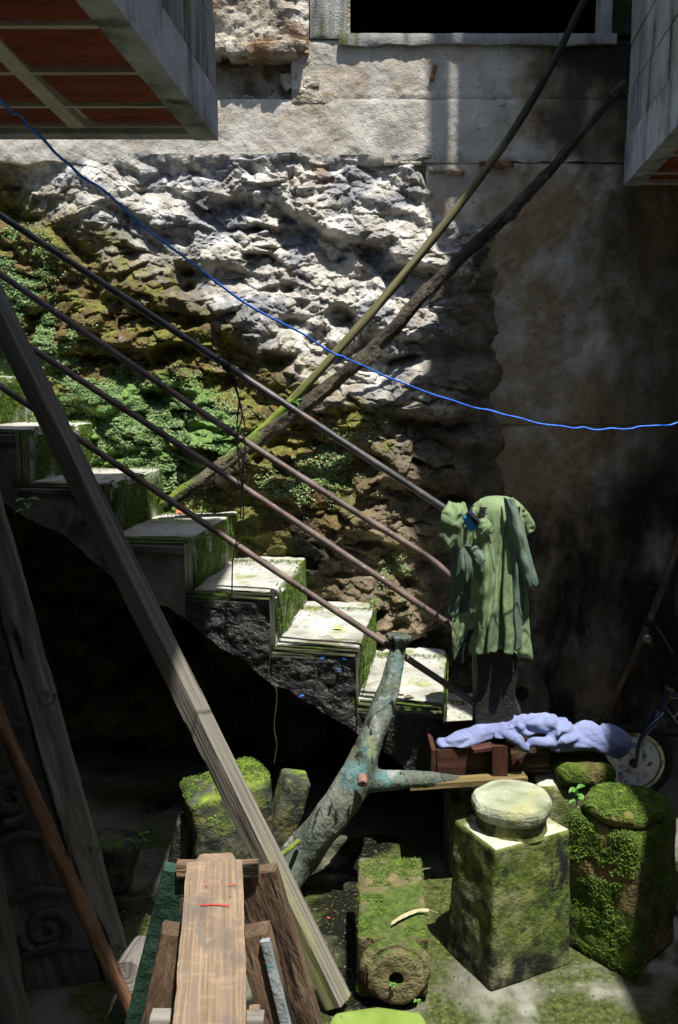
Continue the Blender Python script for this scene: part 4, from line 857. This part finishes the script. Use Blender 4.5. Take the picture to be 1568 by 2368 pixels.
# a long piece of fleece hung over the post, front and back, let fall
nu, nv = 76, 46
U, Vv = np.meshgrid(np.linspace(-.545, .40, nu), np.linspace(-.2, .2, nv), indexing='ij')
Vv = Vv * (1 - .12 * np.cos(U * 4)); sh_ = np.stack([Vv + .02 * np.sin(U * 9) + .012, U * .97 + .0 * Vv, ztop + .022 + .03 * np.sin(Vv * 55) * (.4 + np.abs(U)) + .01 * fbm(U * 14, Vv * 14, U * 0, 2, 3)], -1).reshape(-1, 3)
sh_[:, 0] = sh_[:, 0] * .82
pc, pcf = cubegrid(.135, .115, 1.3, .02, .05); pc[:, 2] += .675
P = simulate(sh_, gridfaces(nu, nv), [(pc, pcf)], 34, mass=.25, bend=.08, stiff=10, quality=6)
P = P + np.array([pb.x, pb.y, 0])
def refine(P, Fc, levels=1):
    me = bpy.data.meshes.new("fine"); me.from_pydata(P.tolist(), [], [list(f) for f in Fc]); o = bpy.data.objects.new("fine", me); COL.objects.link(o)
    m = o.modifiers.new("s", 'SUBSURF'); m.levels = levels; bpy.context.view_layer.update(); ev = o.evaluated_get(bpy.context.evaluated_depsgraph_get()); m2 = ev.to_mesh()
    V = np.array([v.co[:] for v in m2.vertices]); F2 = [list(p.vertices) for p in m2.polygons]; ev.to_mesh_clear(); bpy.data.objects.remove(o); return V, F2
V, Fc = refine(P, gridfaces(nu, nv)); ob = mo("body", V, Fc, m_green, cl, 180); ob.modifiers.new("thick", 'SOLIDIFY').thickness = .004
def sheet(name, fn, nu, nv, mat, parent, th=.004):
    V = np.array([fn(i / (nu - 1), j / (nv - 1)) for i in range(nu) for j in range(nv)])
    o = mo(name, V, gridfaces(nu, nv), mat, parent, 180)
    m = o.modifiers.new("thick", 'SOLIDIFY'); m.thickness = th; m.offset = 0
    return o
def strip(name, pts, wds, mat, bulge=.02, folds=(0, 0), wave=0, nu=60, nv=26, dirv=(1, 0, 0), th=.004, nz=1):
    P = catmull([np.array(p) for p in pts], nu); Wd = np.interp(np.linspace(0, 1, nu), np.linspace(0, 1, len(wds)), wds); dv = np.array(dirv, float)
    def fn(s, t):
        i = min(nu - 1, int(round(s * (nu - 1)))); p = P[i]; x = (t - .5) * 2
        b = bulge * (1 - x * x) + folds[1] * math.sin(x * folds[0] + s * 3) * min(1, s * 3) + .3 * bulge * mn.noise(Vector((p[0] * 14 + x * 2, s * 6, len(name))))
        e = wave * math.sin(x * 7 + 1) * s
        q = p + dv * x * Wd[i] / 2; return (q[0], q[1] - b, q[2] + e + nz * .1 * Wd[i] * mn.noise(Vector((x * 2.5, s * 3, len(pts)))))
    return sheet(name, fn, nu, nv, mat, cl, th)
yf = pb.y - .12
W_ = lambda u, v, dy=0: Q(u, v, yf + dy)
# rolled shoulder flap to the left, hanging sleeve, crossing front flap, collar, hem, tail
strip("shoulder_flap", [W_(1056, 1160, .03), W_(1052, 1185, -.02), W_(1050, 1215, -.03), W_(1045, 1262, -.025)], [.05, .085, .09, .088], m_green, .045, (4, .006), .006)
strip("sleeve_tail", [W_(1062, 1250, .05), W_(1066, 1320, .03), W_(1058, 1400, .03), W_(1055, 1425, .03)], [.06, .07, .06, .055], m_greenin, .02, (6, .008), .01)
strip("front_flap", [W_(1112, 1195, -.02), W_(1118, 1290, -.03), W_(1120, 1370, -.035), W_(1118, 1440, -.035)], [.05, .075, .07, .04], m_green, .03, (5, .007), .012, dirv=(.96, 0, .25))
strip("cuff_curl", [W_(1095, 1262, -.03), W_(1110, 1290, -.05), W_(1118, 1312, -.05)], [.06, .055, .05], m_greenin, .02, (3, .004), .012)
strip("collar", [W_(1108, 1205, -.05), W_(1122, 1225, -.055), W_(1128, 1240, -.05)], [.05, .055, .05], m_green, .01, (2, .003), 0, dirv=(.8, 0, .5))
strip("lining", [W_(1080, 1190, -.052), W_(1092, 1212, -.055), W_(1098, 1224, -.052)], [.045, .042, .03], m_blue, .01, dirv=(.8, 0, .45), nu=10, nz=0)
strip("neck_band", [W_(1082, 1184, -.055), W_(1096, 1198, -.058), W_(1104, 1208, -.056)], [.02, .022, .02], m_navy, .018, dirv=(.6, 0, .6), nu=10, nz=0)
strip("sleeve", [W_(1176, 1150, .05), W_(1192, 1215, .03), W_(1210, 1290, .03), W_(1228, 1352, .03)], [.03, .05, .055, .05], m_greenin, .028, (3, .005), .004)
strip("sleeve_inner", [W_(1178, 1200, .06), W_(1190, 1320, .04), W_(1192, 1420, .03), W_(1195, 1500, .03)], [.03, .045, .045, .03], m_greenin, .018, (4, .006), .004)
strip("hem_tail", [W_(1072, 1415, .02), W_(1062, 1470, .01), W_(1050, 1515, .01)], [.075, .05, .008], m_green, .015, (5, .006), .01)
strip("hem_tail", [W_(1080, 1455, .03), W_(1072, 1490, .025), W_(1068, 1530, .02)], [.05, .035, .005], m_navy, .01, (5, .006), .01)

lc = thing("lavender_cloth", Q(1230, 1740, 2.98), "lavender blue fleece cloth crumpled over the wooden box and stones", "cloth")
def lump(name, pts, rads, flat, seed, nf=5, fa=.26, n=110, seg=64):
    P = catmull([np.array(p) for p in pts], n); rr = np.interp(np.linspace(0, 1, n), np.linspace(0, 1, len(rads)), rads); V = []
    T = np.gradient(P, axis=0); T /= np.linalg.norm(T, axis=1, keepdims=True)
    for i in range(n):
        t = T[i]; up = np.array([0, 0, 1.]) - t * t[2]; up /= np.linalg.norm(up); sd = np.cross(t, up); k = i / (n - 1)
        endf = min(1, math.sqrt(max(0, 1 - (1 - min(1, k / .06)) ** 2)) + .03, math.sqrt(max(0, 1 - (1 - min(1, (1 - k) / .10)) ** 2)) + .03)
        for j in range(seg):
            a = 2 * math.pi * j / seg; c, s = math.cos(a), math.sin(a)
            f = 1 + fa * math.sin(a * nf + k * 6 + seed + 1.4 * math.sin(k * 5 + seed)) * .6 + fa * .8 * mn.noise(Vector((c * 1.6 + k * 5, s * 1.6, seed * 3.1))) + fa * .35 * mn.noise(Vector((c * 4 + k * 16, s * 4, seed)))
            r = rr[i] * f * endf
            V.append(P[i] + sd * c * r * 1.15 + up * s * r * (flat if s > 0 else flat * .8))
    Fc = gridfaces(n, seg, True).tolist(); Fc += [list(range(seg))[::-1], [(n - 1) * seg + j for j in range(seg)]]
    return mo(name, V, Fc, m_purple, lc, 180)
yc = 2.97
L_ = []
L_.append(lump("tail_fold", [Q(1012, 1718, yc - .02), Q(1060, 1712, yc - .02), Q(1120, 1697, yc), Q(1190, 1682, yc + .02), Q(1255, 1676, yc + .03), Q(1310, 1690, yc + .03)], [.02, .035, .038, .045, .056, .05], .62, 1.2))
L_.append(lump("round_fold", [Q(1230, 1672, yc + .02), Q(1275, 1680, yc), Q(1305, 1700, yc - .02), Q(1290, 1725, yc - .05)], [.03, .045, .045, .026], .75, 3.4, 4))
L_.append(lump("end_fold", [Q(1270, 1722, yc - .02), Q(1315, 1715, yc - .01), Q(1360, 1708, yc), Q(1405, 1715, yc), Q(1446, 1730, yc + .01)], [.03, .05, .056, .056, .045], .9, 5.1, 3, .16))
L_.append(lump("hanging_corner", [Q(1140, 1700, yc - .05), Q(1190, 1702, yc - .07), Q(1208, 1722, yc - .08), Q(1222, 1735, yc - .075)], [.02, .022, .018, .01], .8, 7.7, 3))
L_.append(lump("hanging_corner", [Q(1200, 1728, yc - .06), Q(1240, 1716, yc - .06), Q(1285, 1718, yc - .04)], [.012, .018, .02], .7, 9.3, 3))

V, Fc = merged("cloth", L_, .005, m_purple, lc, 8)
bmn = bpy.data.meshes.new("n"); bmn.from_pydata(V.tolist(), [], Fc); nr = np.empty(len(V) * 3); bmn.vertices.foreach_get("normal", nr); nr = nr.reshape(-1, 3); bpy.data.meshes.remove(bmn)
wz = V[:, 2] + .25 * V[:, 0] + .05 * np.sin(V[:, 0] * 21); cr_ = np.abs(fbm(V[:, 0] * 3, V[:, 1] * 6, wz * 15, 2, 5)); cr2 = np.abs(fbm(V[:, 0] * 9 + wz * 8, V[:, 1] * 14, wz * 26 - V[:, 0] * 9, 2, 9))
V = V + nr * (.013 * np.minimum(cr_ * 2.2, 1) ** .8 + .004 * np.minimum(cr2 * 2.2, 1) ** .8 - .008)[:, None]
mo("crumpled_sheet", V, Fc, m_purple, lc, 180)
# dark carved piece with a hole, behind the post
hp = thing("holed_carving", Q(1225, 1680, 3.4), "dark polished wood piece with a round hole, behind the post", "carving")
out = [(1192, 1535), (1215, 1532), (1240, 1548), (1262, 1585), (1270, 1612), (1268, 1660), (1262, 1760), (1215, 1760), (1206, 1680), (1190, 1610), (1186, 1560)]
hole = [(1206 + 17 * math.cos(a), 1604 + 17 * math.sin(a)) for a in np.linspace(0, 2 * math.pi, 25)[:-1]]
bm = bmesh.new()
def loopv(pts, y): return [bm.verts.new(Q(u, v, y) if y > 0 else Q(u, v, -y)) for u, v in pts]
ro = catmull([np.array((*p, 0)) for p in out + out[:1]], 48)[:-1]; ro = [(p[0], p[1]) for p in ro]
ho = [(1206 + 17 * math.cos(a), 1604 + 17 * math.sin(a)) for a in np.linspace(0, 2 * math.pi, 48)[:-1]]
ang = [math.atan2(p[1] - 1604, p[0] - 1206) for p in ro]
ho = [(1206 + 17 * math.cos(a), 1604 + 17 * math.sin(a)) for a in ang]
Vh = []
rings = [(ho, 3.43), (ho, 3.385), ([((a[0] * .6 + b[0] * .4), (a[1] * .6 + b[1] * .4)) for a, b in zip(ho, ro)], 3.372), ([((a[0] * .12 + b[0] * .88), (a[1] * .12 + b[1] * .88)) for a, b in zip(ho, ro)], 3.385), (ro, 3.4), (ro, 3.43), (ho, 3.431)]
bm.free()
for pts, y in rings: Vh += [tuple(Q(u, v, y)) for u, v in pts]
mo("holed_plate", Vh, gridfaces(len(rings), 47, True), m_cello, hp, 40)

# ------------------------------------------------------------------ bicycle
bk = thing("bicycle", (1.3, 3.72, 0), "small dark blue bicycle with sticker covered white wheel disc", "bicycle")
WR = .165; hub = G(1463, 1761, WR)
def wheel(c):
    My = Matrix.Rotation(math.pi / 2, 4, 'X')
    wh = thing("wheel", (0, 0, 0)); wh.parent = bk; wh.location = -bk.location
    ring = [(c.x + (WR - .02) * math.cos(a), c.y, c.z + (WR - .02) * math.sin(a)) for a in np.linspace(0, 2 * math.pi, 73)]
    sweep("tyre", ring, .021, circ(14), m_tyre, wh, n=96, ref=(0, 1, 0), curve=True, smooth=60)
    ring = [(c.x + (WR - .045) * math.cos(a), c.y, c.z + (WR - .045) * math.sin(a)) for a in np.linspace(0, 2 * math.pi, 73)]
    sweep("rim", ring, 1, [(-.013, -.008), (.013, -.008), (.013, .006), (-.013, .006)], m_rim, wh, n=96, ref=(0, 1, 0), smooth=30)
    d = lathe("disc", [(.001, .010), (.02, .011), (.08, .0115), (WR - .056, .008), (WR - .05, 0), (WR - .056, -.008), (.02, -.011), (.001, -.01)], 64, m_disc, wh, tuple(c), M=My)
    lathe("hub", [(.016, -.03), (.018, -.02), (.018, .02), (.016, .03)], 20, m_blackp, wh, tuple(c), M=My)
    return d
d1 = wheel(hub)
yd = hub.y - .0128
def ink(pts, m, r=.0013): return sweep("sticker", [(hub.x + x, yd, hub.z + z) for x, z in pts], r, circ(5), m_ink[m], d1.parent, n=max(8, 5 * len(pts)), ref=(0, 1, 0))
for i in range(26):
    a, rr = R.uniform(0, 6.28), R.uniform(.035, .1); cx_, cz_ = rr * math.cos(a), rr * math.sin(a); s = R.uniform(.008, .016); mi = R.choice((0, 0, 1, 1, 1, 2, 3))
    if R.random() < .75: ink([(cx_ + R.uniform(-s, s), cz_ + R.uniform(-s, s)) for k in range(R.randint(4, 9))], mi, R.choice((.0006, .0008, .0011)))
    else: ink([(cx_ + s * .5 * math.cos(t), cz_ + s * .5 * math.sin(t)) for t in np.linspace(0, 6.3, 14)], R.choice((2, 3, 4)), .001)
for cx_, cz_, m_ in ((-.03, .085, 2), (-.018, .088, 4), (-.005, .075, 0), (.07, -.004, 4), (.04, .03, 0)):
    ink([(cx_ - .006, cz_ + .01), (cx_ - .002, cz_ - .01), (cx_ + .003, cz_ + .01), (cx_ + .007, cz_ - .008)], m_, .0012)
hubR = hub + Vector((.6, .02, 0)); wheel(hubR)
B = lambda u, v, dy=0: Q(u, v, hub.y + dy)
crown = B(1527, 1648); headT = B(1549, 1592); stemT = B(1566, 1548)
for dy in (-.045, .045):
    sweep("fork_blade", [hub + Vector((0, dy, 0)), B(1478, 1725, dy), B(1496, 1690, dy), crown + Vector((0, dy * .6, 0)), crown + Vector((0, dy * .1, .005))], [.008, .010, .012, .012, .012], circ(12), m_bluepaint, bk, n=40, smooth=60)
sweep("head_tube", [crown, headT], .015, circ(14), m_bluepaint, bk, n=8, smooth=60)
for p, q_ in ((crown, headT), (headT, crown)):
    d = (q_ - p).normalized(); sweep("headset_ring", [p - d * .004, p + d * .006], .0185, circ(16), m_rim, bk, n=3, smooth=50)
sweep("stem", [headT, stemT, stemT + Vector((.0, 0, .04))], .011, circ(12), m_blackp, bk, n=12, smooth=60)
bar = stemT + Vector((-.005, 0, .045))
sweep("handlebar", [bar + Vector((-.05, -.24, .09)), bar + Vector((-.035, -.14, .09)), bar + Vector((0, -.05, .01)), bar, bar + Vector((0, .05, .01)), bar + Vector((-.035, .14, .09)), bar + Vector((-.05, .24, .09))], .0105, circ(12), m_blackp, bk, n=60, smooth=60)
for s in (-1, 1): sweep("grip", [bar + Vector((-.04, s * .15, .09)), bar + Vector((-.052, s * .26, .09))], .015, circ(14), m_tyre, bk, n=8)
lathe("bell", [(.002, -.004), (.017, -.003), (.017, .006), (.01, .012), (.002, .013)], 24, m_rim, bk, tuple(B(1497, 1477)), M=Matrix.Rotation(math.pi / 2, 4, 'X'))
sweep("brake_lever", [B(1519, 1540), B(1524, 1565), B(1518, 1592)], [.008, .012, .006], rectp(1.0, .6, 2, .3), m_blackp, bk, n=12)
for pts in ([(1500, 1480), (1478, 1560), (1490, 1600), (1500, 1640), (1488, 1660)], [(1515, 1540), (1500, 1590), (1498, 1640), (1486, 1655)]): sweep("brake_cable", [B(u, v, -.03) for u, v in pts], .0018, circ(5), m_blackp, bk, n=30)
sweep("top_tube", [B(1546, 1608), hub + Vector((.36, 0, .26))], .0135, circ(12), m_bluepaint, bk, n=8, smooth=60)
dt = [B(1540, 1632), hub + Vector((.33, 0, -.02))]; sweep("down_tube", dt, .0165, circ(12), m_bluepaint, bk, n=8, smooth=60)
sweep("seat_tube", [hub + Vector((.33, 0, -.02)), hub + Vector((.39, 0, .36))], .013, circ(12), m_bluepaint, bk, n=8, smooth=60)
for dy in (-.04, .04):
    sweep("chain_stay", [hub + Vector((.33, dy * .5, -.02)), hubR + Vector((0, dy, 0))], .009, circ(10), m_bluepaint, bk, n=6, smooth=60)
    sweep("seat_stay", [hub + Vector((.37, dy * .4, .28)), hubR + Vector((0, dy, 0))], .008, circ(10), m_bluepaint, bk, n=6, smooth=60)
P, Fc = cubegrid(.22, .12, .05, .02, .024); P[:, 1] *= .5 + 1 * np.clip(P[:, 0] / .22 + .5, 0, 1); mo("saddle", rot(P, loc=hub + Vector((.4, 0, .39))), Fc, m_blackp, bk, 60)
# lettering on the down tube
dd = (dt[1] - dt[0]).normalized()
for i, ch in enumerate("T"):
    tc = bpy.data.curves.new("letter", 'FONT'); tc.body = ch; tc.size = .032; tc.extrude = .0006
    o = bpy.data.objects.new("letter_outline", tc); COL.objects.link(o); bpy.context.view_layer.update()
    me = bpy.data.meshes.new_from_object(o.evaluated_get(bpy.context.evaluated_depsgraph_get())); bpy.data.objects.remove(o); me.materials.clear(); me.materials.append(m_white)
    o = bpy.data.objects.new("letter", me); COL.objects.link(o); o.parent = bk
    o.location = dt[0] + dd * (.028 + .03 * i) + Vector((.004, -.0176, -.012)) - bk.location; o.rotation_euler = (math.pi / 2, math.atan2(-dd.z, dd.x), 0)

# ------------------------------------------------------------------ small plants, leaves, litter
def blade(V, Fc, p, d, L, W, up):
    """leaf of length L along d"""
    d = d.normalized(); s = d.cross(up).normalized(); k = len(V); n = 7
    for i in range(n):
        t = i / (n - 1); w_ = W * math.sin(math.pi * min(1, t * .92 + .06)) ** .8; c = p + d * L * t + up * (L * .35 * t * (1 - t) - L * .25 * t * t)
        V += [c - s * w_ / 2 + up * w_ * .18, c, c + s * w_ / 2 + up * w_ * .18]
    for i in range(n - 1):
        for j in range(2): a = k + i * 3 + j; Fc.append([a, a + 1, a + 4, a + 3])
def seedling(label, base, h, size, nl, lean=(0, 0, 0)):
    t = thing("seedling", base, label, "plant"); top = base + Vector((0, 0, h)) + Vector(lean)
    sweep("stem", [base, (base + top) / 2 + Vector((.003, 0, 0)), top], size * .06, circ(6), m_leaf, t, n=8)
    for i in range(nl):
        k = i // 2; z = top.lerp(base, .0 if k == 0 else min(.8, .3 * k)); a = R.uniform(-.3, .3) + (i % 2) * math.pi + k * 1.5 + .5
        V, Fc = [], []; blade(V, Fc, z, Vector((math.cos(a), math.sin(a) - .3, .25)), size * R.uniform(.8, 1.1), size * .45, Vector((0, -.25, 1)).normalized())
        mo("leaf", [tuple(v) for v in V], Fc, m_leaf, t, 180)
    return t
seedling("bright green seedling sprouting beside the moss pillar's top", Q(1332, 1868, 2.62), .06, .036, 6)
seedling("small bright seedling growing under the leaning pole foot", Q(684, 945, 3.86), .03, .04, 5)
seedling("small green sprout at the wall end of the sunlit step", Vector(SP(RUN * .98, SWD + .02, SZ - RISE)), .03, .028, 6)
seedling("faint seedling in the dark below the stairs", Q(333, 1960, 2.8), .05, .022, 6)
seedling("pale sprout in the hole of the fallen post's end", Vector((cyl.x - .012, cyl.y + .002, .085)), .012, .014, 4, (0, -.01, 0))
seedling("tiny weed hanging low on the fallen post's end", Vector((cyl.x + .055, cyl.y + .0, .04)), .012, .012, 6, (0, -.012, 0))
seedling("drooping leafy sprig in the shade under the top steps", Q(65, 1200, 2.95), .06, .045, 5)
V, Fc = [], []; yl = Vector(SP(RUN * .56, .33, SZ - RISE + .006)); blade(V, Fc, yl, Vector((1, -.3, .05)), .045, .022, Vector((0, 0, 1))); tag(mo("fallen_leaf", [tuple(v) for v in V], Fc, m_yleaf, None, 180), "yellow green leaf fallen on the sunlit step", "leaf")
V, Fc = [], []; yl = Vector(SP(RUN * 1.52, .12, SZ - 2 * RISE + .006)); blade(V, Fc, yl, Vector((1, .1, .1)), .04, .022, Vector((0, 0, 1))); tag(mo("fallen_leaf", [tuple(v) for v in V], Fc, m_bleaf, None, 180), "dry brown leaf beside the forked log on the lower step", "leaf")
V, Fc = [], []; yl = Vector(SP(RUN * .86, .16, SZ - RISE + .006)); blade(V, Fc, Vector(SP(RUN * .5, .2, SZ - RISE + .006)), Vector((1, -.1, .02)), .05, .008, Vector((0, 0, 1))); tag(mo("twig_scrap", [tuple(v) for v in V], Fc, m_bleaf, None, 180), "thin dry twig lying flat on the sunlit step", "twig")
def scrap(label, p, s, mat, nm="plastic_scrap"):
    P, Fc = cubegrid(s, s * .5, s * .12, s * .3, s * .03); tag(mo(nm, rot(rough(P, s * .2, 60), rx=R.uniform(-.8, .8), ry=R.uniform(-.6, .6), rz=R.uniform(0, 3), loc=p), Fc, mat, None, 60), label, "litter")
for u, v, lb_ in ((796, 1524, "blue plastic scrap on the black stair edge near the forked log"), (745, 1522, "blue plastic scrap under the second sunlit step"), (698, 1609, "longer blue plastic scrap stuck low on the black stair side"), (784, 1549, "tiny blue scrap on the black stair side")):
    scrap(lb_, hit(u, v, SP(0, -.024, 0), (sT, cT, 0)), .016, m_scrap)
scrap("red wrapper scrap at the foot of the leaning log", Vector(SP(-RUN * 1.75, SWD - .02, SZ + RISE + .012)), .03, m_orange, "wrapper")
scrap("orange petal scrap on the wet floor beside the timber", G(760, 2122, .006), .02, m_orange, "wrapper")
sweep_s = sweep("dry_straw", [hit(u, v, SP(0, -.03, 0), (sT, cT, 0)) for u, v in ((627, 1500), (622, 1560), (640, 1600), (634, 1680), (640, 1720), (634, 1765))], .0016, circ(5), m_bleaf, None, n=40); tag(sweep_s, "thin dry straw hanging down from the black stair edge", "straw")

dv, df = [], []
for k in range(-4, 4):
    for i in range(90):
        a_ = (k - 1) * RUN + abs(R.gauss(0, .35)) % 1 * RUN; w_ = SWD - abs(R.gauss(0, .13)); p = Vector(SP(a_, max(.12, w_), SZ - RISE * k + .004)); leaf(p, (0, 0, 1), R.uniform(.0015, .006), dv, df)
for i in range(420):
    p = G(R.uniform(640, 1500), R.uniform(2030, 2368), .006); leaf(p, (0, 0, 1), R.uniform(.0015, .005), dv, df)
tag(mo("litter_debris", [tuple(v) for v in dv], df, m_bleaf), "dry crumbs and leaf litter scattered over steps and floor", "debris", kind="stuff")
